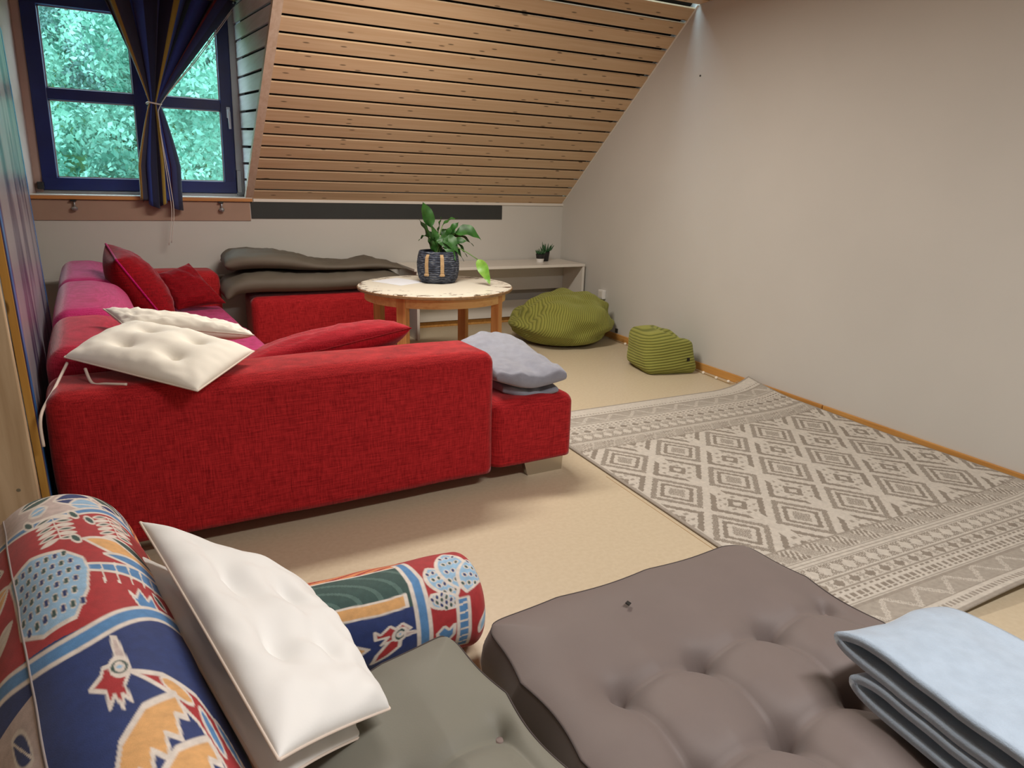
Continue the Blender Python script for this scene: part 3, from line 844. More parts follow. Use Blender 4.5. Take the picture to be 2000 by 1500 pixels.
# ------------------------------------------------------------------ folded mats on the ottoman: thick soft slabs following a profile
def slab(name, prof, y0, y1, thick, mat, seed=0, ny=20, k=8, taper=True, wr=0.020):
    pts = smooth_path([(p[0], 0, p[1]) for p in prof], k)
    n = len(pts); th = thick if isinstance(thick, (list, tuple)) else [thick]*len(prof)
    P = []
    for j in range(ny+1):
        t = j/ny; yy = y0+(y1-y0)*t
        e = 1-abs(2*t-1)**5
        ring_top = []; ring_bot = []
        for i, p in enumerate(pts):
            d = (pts[min(i+1, n-1)]-pts[max(i-1, 0)]).normalized()
            nr = Vector((-d.z, 0, d.x))
            f = i/(n-1)*(len(prof)-1); a = int(min(f, len(prof)-2)); tt = th[a]+(th[a+1]-th[a])*(f-a)
            cap = min(1.0, math.sqrt(max(0.0, 1-(1-min(1, min(i, n-1-i)/5.0))**2)))
            w = tt*0.5*max(0.05, cap)*(0.25+0.75*e)
            nz = noise.noise(Vector((p.x*7, yy*9, seed)))*wr+noise.noise(Vector((p.x*19, yy*15, seed+3)))*wr*0.5
            ring_top.append(Vector((p.x, yy, p.z))+nr*(w+nz*cap*e))
            ring_bot.append(Vector((p.x, yy, p.z))-nr*w)
        P.append(ring_top+ring_bot[::-1])
    m = len(P[0]); V = [v for r in P for v in r]; Fc = []
    for j in range(ny):
        for i in range(m):
            Fc.append((j*m+i, j*m+(i+1) % m, (j+1)*m+(i+1) % m, (j+1)*m+i))
    for j in (0, ny):
        for i in range(n-1):
            Fc.append((j*m+i, j*m+i+1, j*m+(m-2-i), j*m+(m-1-i)))
    return link(name, flip_out(mesh(name, V, Fc, True)), mat)
m1 = slab('floor_mat', [(0.30, 0.43), (0.36, 0.50), (0.52, 0.525), (0.75, 0.52), (1.0, 0.515), (1.3, 0.52), (1.62, 0.515)], 5.14, 5.66, [0.1, 0.13, 0.15, 0.15, 0.15, 0.15, 0.13], M_matfar, 4)
tag(rebase(m1), 'dark olive-brown padded mat lying on the red ottoman', 'mat', 'brown mats on the ottoman')
m2 = slab('floor_mat', [(0.31, 0.655), (0.45, 0.685), (0.66, 0.68), (0.84, 0.655), (0.98, 0.632), (1.2, 0.625), (1.42, 0.63), (1.66, 0.60)], 5.2, 5.66, [0.12, 0.14, 0.13, 0.11, 0.07, 0.06, 0.08, 0.03], M_matfar, 9)
tag(rebase(m2), 'dark olive-brown padded mat lying on top of another mat', 'mat', 'brown mats on the ottoman')

# ------------------------------------------------------------------ desk
desk = empty('desk', (2.5, 5.45, 0)); tag(desk, 'long white desk against the knee wall with panel side', 'desk')
adopt(desk, box('desktop', (1.72, 5.21, 0.572), (3.345, 5.70, 0.595), M_white, None, 0.003),
      box('side_panel', (3.322, 5.215, 0), (3.345, 5.69, 0.572), M_white, None, 0.002),
      box('side_panel', (1.74, 5.215, 0), (1.763, 5.69, 0.572), M_white, None, 0.002),
      box('modesty_panel', (1.763, 5.56, 0.33), (3.322, 5.578, 0.572), M_white, None, 0.002),
      box('back_rail', (1.763, 5.66, 0.06), (3.322, 5.678, 0.22), M_white, None, 0.002))

# ------------------------------------------------------------------ round table
TC = (1.567, 4.296); TR = 0.522; TH = 0.60
tab = empty('round_table', (TC[0], TC[1], 0)); tag(tab, 'round low wooden table with scuffed cream top', 'table')
tt = lathe('tabletop', [(TR-0.004, TH-0.004), (TR-0.006, TH)], M_tabletop, None, 72, TC)
rebase(tt, (TC[0], TC[1], TH)); tt.location = (0, 0, TH); tt.parent = tab
te = lathe('tabletop_edge', [(0.3, TH-0.022), (TR-0.003, TH-0.022), (TR, TH-0.018), (TR, TH-0.006), (TR-0.004, TH-0.004), (0.3, TH-0.0045)], plain('worn_ply_edge', rgb(150, 116, 78), 0.6, noise_amt=0.3, noise_scale=40), None, 72, TC)
adopt(tab, te)
AR = 0.475
la = [math.radians(a) for a in (43, 133, 223, 313)]
for i in range(4):
    a0, a1 = la[i]+0.07, la[(i+1) % 4]+(2*math.pi if i == 3 else 0)-0.07
    V = []; Fc = []
    n = 18
    for k in range(n+1):
        a = a0+(a1-a0)*k/n
        for (r, z) in ((AR, TH-0.024), (AR, TH-0.085), (AR-0.02, TH-0.085), (AR-0.02, TH-0.024)):
            V.append((TC[0]+r*math.cos(a), TC[1]+r*math.sin(a), z))
    for k in range(n):
        for e in range(4):
            Fc.append((k*4+e, k*4+(e+1) % 4, k*4+4+(e+1) % 4, k*4+4+e))
    Fc += [(0, 1, 2, 3), (n*4+3, n*4+2, n*4+1, n*4)]
    adopt(tab, link('apron', flip_out(mesh('apron', V, Fc)), M_tablewood))
    ca, sa = math.cos(la[i]), math.sin(la[i])
    def lm(x, yy, z, ca=ca, sa=sa): return (TC[0]+(AR-0.028+x)*ca-yy*sa, TC[1]+(AR-0.028+x)*sa+yy*ca, z)
    adopt(tab, box('leg', (-0.026, -0.032, 0), (0.030, 0.032, TH-0.023), M_legwood, None, 0.004, 2, lm))

# paper sheet
pv = [(1.20, 4.58, 0), (1.42, 4.70, 0), (1.55, 4.44, 0), (1.33, 4.32, 0)]
pg = mesh('paper_sheet', [(x, yy, 0.6012) for x, yy, _ in pv]+[(x, yy, 0.6004) for x, yy, _ in pv], [(0, 1, 2, 3), (7, 6, 5, 4), (0, 4, 5, 1), (1, 5, 6, 2), (2, 6, 7, 3), (3, 7, 4, 0)])
tag(rebase(link('paper_sheet', flip_out(pg), M_paper)), 'white sheet of paper on round table beside the plant', 'paper')

# ------------------------------------------------------------------ potted peace lily
PX, PY = 1.635, 4.43
pl = empty('potted_plant', (PX, PY, TH)); tag(pl, 'leafy green plant in navy rope basket on the round table', 'plant')
lathe('basket', [(0.09, 0.001), (0.118, 0.004), (0.135, 0.03), (0.145, 0.08), (0.147, 0.13), (0.14, 0.18), (0.130, 0.215), (0.124, 0.216), (0.128, 0.19), (0.12, 0.185)], M_basket, pl, 40)
lathe('soil', [(0.122, 0.16), (0.122, 0.19), (0.06, 0.197)], M_soil, pl, 24)
fa = math.atan2(-PY, -PX)          # towards the middle of the room
for da in (-0.52, 0.18):
    pts = []
    for (r, z) in ((0.128, 0.20), (0.146, 0.18), (0.153, 0.13), (0.151, 0.08), (0.147, 0.065)):
        pts.append((r, z))
    V = []; Fc = []
    for (r, z) in pts:
        for (dw, dr) in ((-0.012, 0), (0.012, 0), (0.012, 0.006), (-0.012, 0.006)):
            a = fa+da+dw/0.15
            V.append(((r+dr)*math.cos(a), (r+dr)*math.sin(a), z))
    for k in range(len(pts)-1):
        for e in range(4):
            Fc.append((k*4+e, k*4+(e+1) % 4, k*4+4+(e+1) % 4, k*4+4+e))
    Fc += [(3, 2, 1, 0), tuple(len(V)-4+q for q in range(4))]
    hd = link('strap', flip_out(mesh('strap', V, Fc)), M_strap, pl); hd['label'] = 'straw strap'
    a = fa+da
    kn = rbox('strap_knot', (-0.009, -0.018, -0.009), (0.009, 0.018, 0.009), 0.008, M_strap, hd, mid=2, arc=2)
    kn.location = (0.157*math.cos(a), 0.157*math.sin(a), 0.064); kn.rotation_euler = (0, 0, a)
def leaf_mesh(base, tip, width, droop, roll=0.0, fold=0.25):
    base = Vector(base); tip = Vector(tip)
    L = (tip-base).length; d = (tip-base)/L
    side = d.cross(Vector((0, 0, 1)))
    if side.length < 1e-3: side = Vector((1, 0, 0))
    side.normalize()
    side = Matrix.Rotation(roll, 3, d) @ side
    nr = side.cross(d)
    n = 12; V = []; Fc = []
    for i in range(n+1):
        t = i/n
        w = width*0.5*(math.sin(math.pi*min(1, t**0.8)))**0.8*(1-0.25*t)
        if i in (0, n): w = 0.0008
        c = base+d*(L*t)+Vector((0, 0, 1))*(droop*4*t*(1-t))*L
        for s in (-1, -0.5, 0, 0.5, 1):
            V.append(c+side*(w*s)+nr*(abs(s)*w*fold)+nr*(0.006*math.sin(t*14+s)*abs(s)))
    for i in range(n):
        for k in range(4):
            a = i*5+k
            Fc.append((a, a+1, a+6, a+5))
    return mesh('leaf', V, Fc, True)
def lp(px, py, dy=0.0):
    """plant-local point from how far across and up the plant it is seen"""
    xx = (px-855)*0.00352; zz = (556-py)*0.00355
    return (xx*0.93-dy*0.1, -xx*0.35+dy, zz)
leaves = [((842, 452), (826, 405), 0.085, 0.05, 0.3, 0.0, 1.3), ((842, 480), (818, 437), 0.06, 0.08, 0.05, 0.0, 0.6), ((838, 470), (817, 478), 0.035, 0.25, -0.02, 0, 0.4),
          ((850, 470), (838, 430), 0.05, 0.06, 0.0, 0.04, 0.2), ((858, 462), (866, 432), 0.05, 0.05, 0.0, 0.03, -0.3), ((868, 448), (901, 434), 0.045, 0.12, 0.0, 0.05, 0.2),
          ((876, 468), (896, 441), 0.055, 0.10, 0.2, 0.0, 0.9), ((888, 463), (940, 474), 0.10, 0.22, 0.35, 0.0, 0.8), ((884, 470), (931, 487), 0.06, 0.18, -0.2, 0.04, 0.3),
          ((870, 478), (902, 515), 0.045, 0.15, -0.4, -0.03, 0.5), ((878, 476), (907, 506), 0.05, 0.16, 0.2, -0.04, 0.2), ((860, 470), (884, 498), 0.09, 0.18, 0.3, -0.08, 0.9),
          ((858, 478), (877, 512), 0.06, 0.1, 0.2, -0.1, 1.2), ((846, 478), (831, 478), 0.05, 0.3, 0.4, -0.06, 0.7), ((852, 468), (862, 490), 0.08, 0.15, 0.1, -0.08, 1.0),
          ((848, 496), (856, 470), 0.05, 0.0, 0.5, -0.02, 1.2), ((862, 466), (890, 470), 0.07, 0.2, 0.2, 0.06, 0.8), ((850, 462), (845, 485), 0.05, 0.3, 0.1, 0.06, 0.8),
          ((852, 490), (838, 448), 0.055, 0.04, 0, -0.05, 1.1), ((866, 480), (880, 446), 0.055, 0.05, 0, -0.03, 1.0), ((860, 500), (850, 455), 0.05, 0.02, 0, 0.05, 0.9), ((872, 486), (905, 476), 0.06, 0.14, 0, -0.06, 0.9), ((846, 500), (829, 470), 0.05, 0.1, 0, -0.05, 0.8), ((874, 476), (915, 462), 0.05, 0.12, 0, 0.08, 0.5)]
for (b0, t0, w, dr, rl, dy, ro) in leaves:
    pb = lp(*b0, dy*0.6); pt = lp(*t0, dy)
    lf = link('leaf', leaf_mesh(pb, pt, w*1.12, dr, ro), M_leaf, pl)
    root = (rnd.uniform(-0.03, 0.03), rnd.uniform(-0.03, 0.03), 0.19)
    mid_ = ((root[0]+pb[0])/2*0.8, (root[1]+pb[1])/2*0.8, (root[2]+pb[2])/2+0.02)
    link('stem', tube_mesh('stem', smooth_path([root, mid_, pb], 4), 0.0035, 5), M_stem, pl)
pb, pt = lp(917, 508, -0.12), lp(930, 551, -0.2)
pt = (pt[0], pt[1], 0.012)
link('leaf', leaf_mesh(pb, pt, 0.085, 0.06, 1.1, 0.15), M_leafy, pl)['label'] = 'yellow-green drooping leaf'
link('stem', tube_mesh('stem', smooth_path([(0.02, 0, 0.19), lp(885, 488, -0.05), pb], 5), 0.0035, 5), M_stem, pl)

# two small succulents on the desk
def succulent(name, x, yy, pot_lo, pot_hi, r, h, nleaf, lh, label, seed):
    s = empty(name, (x, yy, 0.595)); rr = random.Random(seed)
    lathe('pot', [(r*0.72, 0.0), (r*0.75, 0.001), (r*0.86, h*0.45)], pot_lo, s, 20)
    lathe('pot_rim', [(r*0.862, h*0.45), (r, h), (r*0.9, h), (r*0.86, h*0.9), (r*0.2, h*0.88)], pot_hi, s, 20)
    for k in range(nleaf):
        a = rr.uniform(0, 6.28); tilt = rr.uniform(0.1, 0.9); l = lh*rr.uniform(0.75, 1.1)
        b = (0.3*r*math.cos(a), 0.3*r*math.sin(a), h*0.88)
        t = (b[0]+math.cos(a)*math.sin(tilt)*l, b[1]+math.sin(a)*math.sin(tilt)*l, b[2]+math.cos(tilt)*l)
        m_ = ((b[0]+t[0])/2+0.15*l*math.cos(a)*math.sin(tilt), (b[1]+t[1])/2+0.15*l*math.sin(a)*math.sin(tilt), (b[2]+t[2])/2)
        link('leaf', tube_mesh('leaf', [b, m_, t], [0.007, 0.007, 0.001], 5), M_succ, s)
    tag(s, label, 'plant')
succulent('potted_succulent', 3.0, 5.44, M_potw, M_black, 0.042, 0.075, 18, 0.055, 'small rosette succulent in black and white pot on desk', 3)
succulent('potted_succulent', 3.10, 5.53, M_black, M_black, 0.044, 0.085, 16, 0.095, 'small spiky succulent in all-black pot on white desk', 4)

# ------------------------------------------------------------------ bean bags
def blob(name, c, rx, ry, h, mat, fn, n=96, m=56, rot=0.0):
    P = np.zeros((n, m+1, 3))
    for i in range(n):
        a = 2*math.pi*i/n
        for j in range(m+1):
            t = j/m                       # 0 at the ground centre, 1 at the top centre
            ph = -math.pi/2+math.pi*t
            r = math.cos(ph); z = math.sin(ph)
            rr = abs(r)**0.62; zz = (0.5+0.5*math.copysign(abs(z)**0.9, z))
            x = rr*math.cos(a); yy = rr*math.sin(a)
            P[i, j] = fn(x, yy, zz, a, t)
    ca, sa = math.cos(rot), math.sin(rot)
    Q = P.copy()
    Q[..., 0] = c[0]+(P[..., 0]*ca*rx-P[..., 1]*sa*ry); Q[..., 1] = c[1]+(P[..., 0]*sa*rx+P[..., 1]*ca*ry); Q[..., 2] = c[2]+P[..., 2]*h
    me = grid_mesh(name, Q, closed_u=True)
    bm = bmesh.new(); bm.from_mesh(me); bmesh.ops.remove_doubles(bm, verts=bm.verts, dist=1e-5); bmesh.ops.recalc_face_normals(bm, faces=bm.faces)
    bm.to_mesh(me); bm.free(); me.polygons.foreach_set('use_smooth', [True]*len(me.polygons))
    return link(name, me, mat)
def bag_fn(x, yy, z, a, t):
    # peak shifted back, folds sagging across the front
    top = z**1.1
    x2 = x*(1-0.12*z)+0.08*z; y2 = yy*(1-0.1*z)+0.12*z
    f = noise.noise(Vector((x*2.2, yy*2.2, z*3+1)))*0.10+noise.noise(Vector((x*1.2+4, yy*4.0, z*6)))*0.09
    w = 0.065*math.sin(11*z+2.4*x+1.2*math.sin(2.4*x))*math.sin(math.pi*min(1, z*1.02))
    k = 1+f*min(1, z*4)+w
    return (x2*k, y2*k, max(0.0, top*(1+f*0.8)))
bag = empty('bean_bag', (2.88, 4.83, 0)); tag(bag, 'large slumped olive green corduroy bean bag against the wall', 'bean bag')
adopt(bag, blob('cover', (2.875, 4.80, 0.0), 0.445, 0.42, 0.40, M_bag, bag_fn))
tg = box('tag', (3.24, 4.50, 0.105), (3.248, 4.53, 0.14), M_black); adopt(bag, tg)
def pouf_fn(x, yy, z, a, t):
    # boxy: a superellipse plan with a dented top and a raised corner
    m = max(abs(x), abs(yy), 1e-6); r = math.hypot(x, yy)
    k = 1+0.36*(r/m-1)/(math.sqrt(2)-1)*min(1, r)
    k *= 1+0.05*noise.noise(Vector((x*3, yy*3, z*4+7)))
    zz = z*(1.0-0.16*math.exp(-((x-0.35)**2+(yy+0.1)**2)*7)+0.06*x*-1)
    sh = 1-0.10*z
    return (x*k*sh, yy*k*sh+0.10*z, max(0, zz))
bag2 = empty('bean_bag', (3.13, 3.74, 0)); tag(bag2, 'small boxy olive green corduroy pouf beside the wall', 'bean bag')
def pouf_deform(x, yy, z):
    k = z/0.27
    x2 = x*(1-0.13*k)-0.015*k; y2 = yy*(1-0.12*k)+0.05*k
    z2 = z*(1-0.30*math.exp(-((x-0.11)**2+(yy+0.02)**2)*110)-0.10*max(0, x)/0.2)
    f = noise.noise(Vector((x*9, yy*9, z*9+3)))*0.016
    return (x2+f, y2+f*0.6, max(0.001, z2+f*0.5*k))
pc_, ps_ = math.cos(-0.22), math.sin(-0.22)
adopt(bag2, rbox('cover', (-0.205, -0.20, 0.0), (0.205, 0.20, 0.275), 0.055, M_bag2, None, mid=14, arc=4, bulge=0.018, deform=pouf_deform,
                 mapf=lambda x, yy, z: (3.125+x*pc_-yy*ps_, 3.76+x*ps_+yy*pc_, z)))
adopt(bag2, box('tag', (3.17, 3.535, 0.10), (3.188, 3.545, 0.125), M_black))

# ------------------------------------------------------------------ rug
RX0, RX1, RY0, RY1 = 1.672, 3.40, 0.972, 3.135
nx, ny = 420, 520
gx = np.linspace(RX0, RX1, nx); gy = np.linspace(RY0, RY1, ny)
X, Y = np.meshgrid(gx, gy, indexing='ij')
# rug pattern, stepped like a weave
q = 0.0052
Xq = np.floor(X/q)*q; Yq = np.floor(Y/q)*q
light = np.array([lin(196), lin(189), lin(178)]); dark = np.array([lin(122), lin(111), lin(98)]); midc = np.array([lin(168), lin(157), lin(141)])
mask = np.zeros_like(X)             # 0 light, 1 dark
yc = 2.025; tt_ = np.abs(Yq-yc); sg = np.sign(Yq-yc)
def wrap(v, p): return v-np.round(v/p)*p
ax_, ay_ = 0.1615, 0.190
dxA, dyA = wrap(Xq-1.826, 2*ax_), wrap(Yq-2.02, 2*ay_)
dA = np.abs(dxA)/ax_+np.abs(dyA)/ay_
dxB, dyB = wrap(Xq-1.826-ax_, 2*ax_), wrap(Yq-2.02-ay_, 2*ay_)
dB = np.abs(dxB)/ax_+np.abs(dyB)/ay_
chk_ = ((np.floor(X/q)+np.floor(Y/q)) % 3 < 2)*1.0
pA = ((dA > 0.68) & (dA < 0.87))*(0.6+0.4*chk_)+((dA > 0.42) & (dA < 0.56))*1.0+(dA < 0.27)*(0.15+0.75*chk_)
dash = ((np.abs(wrap(Yq, 0.045)) < 0.008) & (np.abs(wrap(Xq, 0.036)) < 0.010))*0.75
pB = ((dB > 0.68) & (dB < 0.87) & (np.abs(dxB) > 0.030))*1.0+((dB >= 0.36) & (dB < 0.60))*dash+((dB < 0.30) & (dB > 0.13))*1.0
field = np.where(dA < 1, pA, pB)
zig = wrap(Xq, 0.085)/0.0425
tri = 1-np.abs(zig)
def band(a, b): return (tt_ >= a) & (tt_ < b)
F0 = 0.54
mask = np.where(tt_ < F0, field, 0)
mask = np.where(band(F0, F0+0.010), 0.8, mask)
p = (tt_-F0-0.012)/0.075
hat = (np.abs(wrap(Xq+p*0.04, 0.021)) < 0.0058)*1.0
zz_ = np.where(wrap(Xq-0.05*p, 0.13) > 0, hat, 0.25+0.45*chk_*(np.abs(wrap(Xq-0.05*p, 0.13)) < 0.055))
mask = np.where(band(F0+0.012, F0+0.085), zz_, mask)
for a in (0.090, 0.104, 0.118, 0.205, 0.262, 0.332, 0.346, 0.44):
    mask = np.where(band(F0+a, F0+a+0.006), 0.8, mask)
tri2 = np.abs(wrap(Xq, 0.062))/0.031
p = (tt_-F0-0.128)/0.072
mask = np.where(band(F0+0.128, F0+0.20), ((np.abs(p-0.5) < 0.5) & (tri2 < np.where(p < 0.5, 1-2*p, 2*p-1)*0.95+0.12) & (chk_ > 0.5))*1.0, mask)
p = (tt_-F0-0.236)/0.022
mask = np.where(band(F0+0.213, F0+0.260), ((np.abs(wrap(Xq, 0.078))/0.026+np.abs(p) < 1.0)*1.0+((np.abs(wrap(Xq+0.039, 0.078)) < 0.012) & (np.abs(p) < 0.8))*chk_*0.7), mask)
mask = np.where(band(F0+0.27, F0+0.326), ((np.abs(wrap(Xq, 0.030)) < 0.009) & (np.abs(wrap(tt_, 0.028)) < 0.010))*1.0, mask)
p = (tt_-F0-0.355)/0.085
zl = np.abs(wrap(Xq, 0.16))/0.08
zz2 = np.where((np.abs(zl-p) < 0.16) & (chk_ > 0.5), 0.05, 0.62)
mask = np.where(band(F0+0.354, F0+0.44), zz2, mask)
mask = np.where(band(F0+0.462, F0+0.482), ((np.abs(wrap(Xq, 0.02)) < 0.005))*0.8, mask)
edge_ = np.minimum(np.minimum(X-RX0, RX1-X), np.minimum(Y-RY0, RY1-Y))
mask = np.where(edge_ < 0.013, 0.75, mask)
mask = np.clip(mask*0.86, 0, 1)
rugc = light*(1-mask[..., None])+dark*mask[..., None]
# shape: the right margin rides up on the skirting, the far right corner curls, the near edge lifts a little
Z = np.full_like(X, 0.011)+mask*-0.0015
rise = np.clip((X-3.02)/0.36, 0, 1)
Z += 0.022*rise**2.2
Z += 0.05*np.clip((X-3.0)/0.4, 0, 1)**2*np.clip((Y-2.75)/0.38, 0, 1)**1.5
lift = np.clip((1.16-Y)/0.19, 0, 1)
Z += 0.030*lift**1.6*(0.35+0.65*np.clip((X-1.9)/0.5, 0, 1))*(0.7+0.3*np.sin(X*6))
Z += 0.004*np.sin(Y*5.0+X*2)*np.clip((X-2.2)/1.0, 0, 1)
Pt = np.stack([np.where(X > 3.2, 3.2+(X-3.2)*0.745, X), Y, np.maximum(Z, 0.008)], -1)
rug = link('area_rug', grid_mesh('area_rug', Pt, color=rugc), M_rug)
sm = rug.modifiers.new('pile', 'SOLIDIFY'); sm.thickness = 0.007; sm.offset = -1
tag(rug, 'grey and beige flatwoven rug with diamond pattern and banded ends', 'rug')

# fairy-light cord along the skirting with round bulbs
fc = empty('fairy_lights', (3.31, 3.9, 0)); tag(fc, 'cord with small round white bulbs on floor along baseboard', 'string light')
cp = smooth_path([(3.34, 4.75, 0.006), (3.325, 4.48, 0.006), (3.345, 4.2, 0.006), (3.34, 3.8, 0.006), (3.315, 3.52, 0.006), (3.305, 3.38, 0.006), (3.30, 3.24, 0.006), (3.335, 3.20, 0.03)], 6)
adopt(fc, tube('cord', cp, 0.003, M_cord, None, 6))
for (x, yy) in ((3.318, 4.48), (3.308, 3.515), (3.30, 3.375), (3.312, 3.27)):
    b_ = lathe('bulb', [(0.002, 0.0), (0.009, 0.003), (0.012, 0.011), (0.009, 0.019), (0.002, 0.022)], M_bulb, None, 14, (x, yy)); adopt(fc, b_)

# little things on the wall
nl = lathe('wall_nail', [(0.002, 0), (0.006, 0.002), (0.006, 0.006), (0.002, 0.008)], M_black, None, 10)
nl.rotation_euler = (0, -math.pi/2, 0); nl.location = (XR, 3.93, 2.02)
tag(nl, 'tiny dark nail in the plain off-white wall', 'nail')
so = empty('wall_socket', (XR, 4.93, 0.36)); tag(so, 'white socket box on wall peeking above green bean bag', 'socket')
box('plate', (-0.035, -0.04, -0.04), (-0.001, 0.04, 0.04), M_potw, so, 0.006)
box('faceplate', (-0.038, -0.028, -0.028), (-0.034, 0.028, 0.028), M_white, so, 0.002)

# ------------------------------------------------------------------ painted panel and bare panel beside the sofa
def panel_map(a, d, z):
    """a along the panel from the near edge, d its thickness to the left"""
    A, B = np.array((-0.428, 2.36)), np.array((-0.655, 4.42))
    L = np.linalg.norm(B-A); t = (B-A)/L; nrm = np.array((-t[1], t[0]))
    p = A+t*a+nrm*d
    return (p[0], p[1], z)
PL = math.hypot(0.227, 2.06)
pp = empty('painted_panel', panel_map(PL/2, 0.01, 0)); tag(pp, 'tall pine panel covered in dripping blue, grey and violet paint', 'panel')
adopt(pp, box('board_core', (0.0, 0.003, 0.0), (PL, 0.024, 1.93), M_edge, None, 0.001, 1, panel_map))
adopt(pp, box('painted_face', (0.004, 0.0, 0.0), (PL, 0.0028, 1.93), M_paintrun, None, 0, 1, panel_map))
adopt(pp, box('painted_border', (0.004, -0.0012, 0.0), (0.06, -0.0002, 1.93), M_bluepaint, None, 0, 1, panel_map))
adopt(pp, box('painted_border', (PL-0.10, -0.0012, 0.0), (PL, -0.0002, 1.93), M_bluepaint, None, 0, 1, panel_map))
adopt(pp, box('painted_border', (0.06, -0.0012, 0.0), (PL-0.1, -0.0002, 0.22), M_bluepaint, None, 0, 1, panel_map))
bp_ = empty('plywood_panel', (-0.9, 2.2, 0)); tag(bp_, 'bare paint-spotted plywood panel beside the painted panel', 'panel')
adopt(bp_, box('sheet', (-1.55, 2.20, 0), (-0.428, 2.222, 1.95), M_ply, None, 0.002, 1))
spt = random.Random(3)
for k in range(14):
    x = -0.43-spt.uniform(0.01, 0.12); z = spt.uniform(0.35, 1.15); s = spt.uniform(0.003, 0.006)
    m_ = [M_bluepaint, M_red, plain('paint_spot', rgb(120, 110, 90), 0.5)][k % 3]
    o = lathe('paint_spot', [(s, 0), (s*0.9, 0.0006)], m_, bp_, 8)
    o.rotation_euler = (math.pi/2, 0, 0); o.location = (x+0.9, -0.0002, z)

# ------------------------------------------------------------------ curtain
nt_, nz_ = 220, 90
Pc = np.zeros((nt_, nz_, 3)); Cc = np.zeros((nt_, nz_, 3))
stripes = [(0.0, (62, 60, 78)), (0.10, (148, 114, 48)), (0.125, (50, 50, 72)), (0.20, (60, 88, 168)), (0.26, (46, 70, 150)), (0.34, (22, 26, 58)), (0.42, (44, 62, 140)), (0.48, (24, 28, 62)),
           (0.56, (156, 134, 56)), (0.585, (56, 90, 172)), (0.67, (22, 60, 66)), (0.72, (38, 56, 130)), (0.80, (26, 28, 60)), (0.885, (128, 34, 44)), (0.905, (44, 48, 92)), (0.95, (28, 30, 60))]
for i in range(nt_):
    t = i/(nt_-1)
    col = [c for s, c in stripes if s <= t][-1]
    cl_ = [lin(v) for v in col]
    for j in range(nz_):
        z = 2.46+(1.075-2.46)*j/(nz_-1)
        if z > 1.745:
            k = ((z-1.745)/0.715)
            w = 0.055+0.80*k**1.05; xc = -0.02+0.15*k
            amp = 0.018+0.05*k*(1-0.3*k)
        else:
            k = (1.745-z)/0.67
            w = 0.055+0.20*min(1, k*1.6)**0.8; xc = -0.02-0.035*k
            amp = 0.018+0.028*min(1, k*2)
        y0 = 5.645-0.0*k
        x = xc+(t-0.5)*w
        yy = y0+amp*math.sin(t*math.pi*10+0.9*math.sin(t*9))+0.012*noise.noise(Vector((t*9, z*3, 1)))
        zz = z
        if j == nz_-1:
            zz = z+0.035*math.sin(t*11)-0.02*t
        Pc[i, j] = (x+0.4*amp*math.sin(t*math.pi*10+1.6), yy, zz)
        Cc[i, j] = cl_
cur = empty('curtain', (0.0, 5.645, 1.07)); tag(cur, 'blue striped curtain knotted together in front of the window', 'curtain')
cc = link('cloth', grid_mesh('cloth', Pc, color=Cc), M_curt)
sm = cc.modifiers.new('cloth_thickness', 'SOLIDIFY'); sm.thickness = 0.0025
adopt(cur, cc)
tp = [(-0.022+0.046*math.cos(a), 5.645+0.04*math.sin(a), 1.745+0.004*math.sin(2*a)) for a in [2*math.pi*k/24 for k in range(25)]]
adopt(cur, tube('tie_band', tp, 0.006, M_cordw, None, 6))
rod = tube('curtain_rod', [(-0.78, 5.645, 2.452), (0.56, 5.645, 2.452)], 0.009, M_metal)
tag(rebase(rod), 'thin metal rod holding the striped curtain in window recess', 'curtain rod')
for d_, en in ((0.0, (-0.03, 0.775)), (0.014, (-0.012, 0.79))):
    cp = smooth_path([(0.54, 5.60, 2.40-d_), (0.27, 5.595, 2.05-d_), (0.03, 5.585, 1.752), (0.0, 5.585, 1.6), (0.01+d_, 5.59, 1.2), (0.012+d_, 5.60, 1.0), (en[0], 5.61, en[1])], 6)
    adopt(cur, tube('tie_cord', cp, 0.0028, M_cordw, None, 5))

# ------------------------------------------------------------------ red cushions on the sofa
def seam(name, pts, rad, mat, parent):
    o = tube(name, [tuple(p) for p in pts]+[tuple(pts[0])], rad, mat, None, 5); adopt(parent, o); return o
def cushion(name, A, B, C, D, thick, mat, label, cat='cushion', group=None, piping=None, **k):
    o, rim, Tt = pillow('cover', A, B, C, D, thick, mat, **k)
    n = len(o.data.vertices); co = np.empty(n*3); o.data.vertices.foreach_get('co', co); co = co.reshape(-1, 3)
    base = (float(co[:, 0].mean()), float(co[:, 1].mean()), float(co[:, 2].min()))
    r = empty(name, base); adopt(r, o)
    tag(r, label, cat, group)
    if piping:
        seam('piping', rim, piping[0], piping[1], r)
    return r, rim, Tt
# leaning one with the magenta side band
cushion('throw_cushion', (-0.36, 4.68, 0.865), (-0.30, 4.40, 0.80), (-0.05, 4.42, 0.37), (-0.13, 4.80, 0.40), 0.27, M_cushd,
        'plump deep red cushion leaning upright on the magenta sofa back', piping=(0.006, M_magenta), pinch=0.05, power=0.45, wrinkle=0.008, seed=2)
cushion('throw_cushion', (-0.14, 5.05, 0.63), (0.08, 5.16, 0.69), (0.29, 5.06, 0.415), (-0.02, 4.96, 0.40), 0.15, M_cushd,
        'flat deep red cushion slumped against sofa armrest by the knee wall', pinch=0.08, wrinkle=0.014, seed=5)
cushion('throw_cushion', (0.13, 2.70, 0.53), (0.22, 3.05, 0.46), (0.93, 3.0, 0.59), (0.86, 2.66, 0.67), 0.18, M_cush,
        'bright red cushion lying between chaise armrest and grey blanket', pinch=0.05, wrinkle=0.008, seed=8, piping=(0.004, M_cushd))

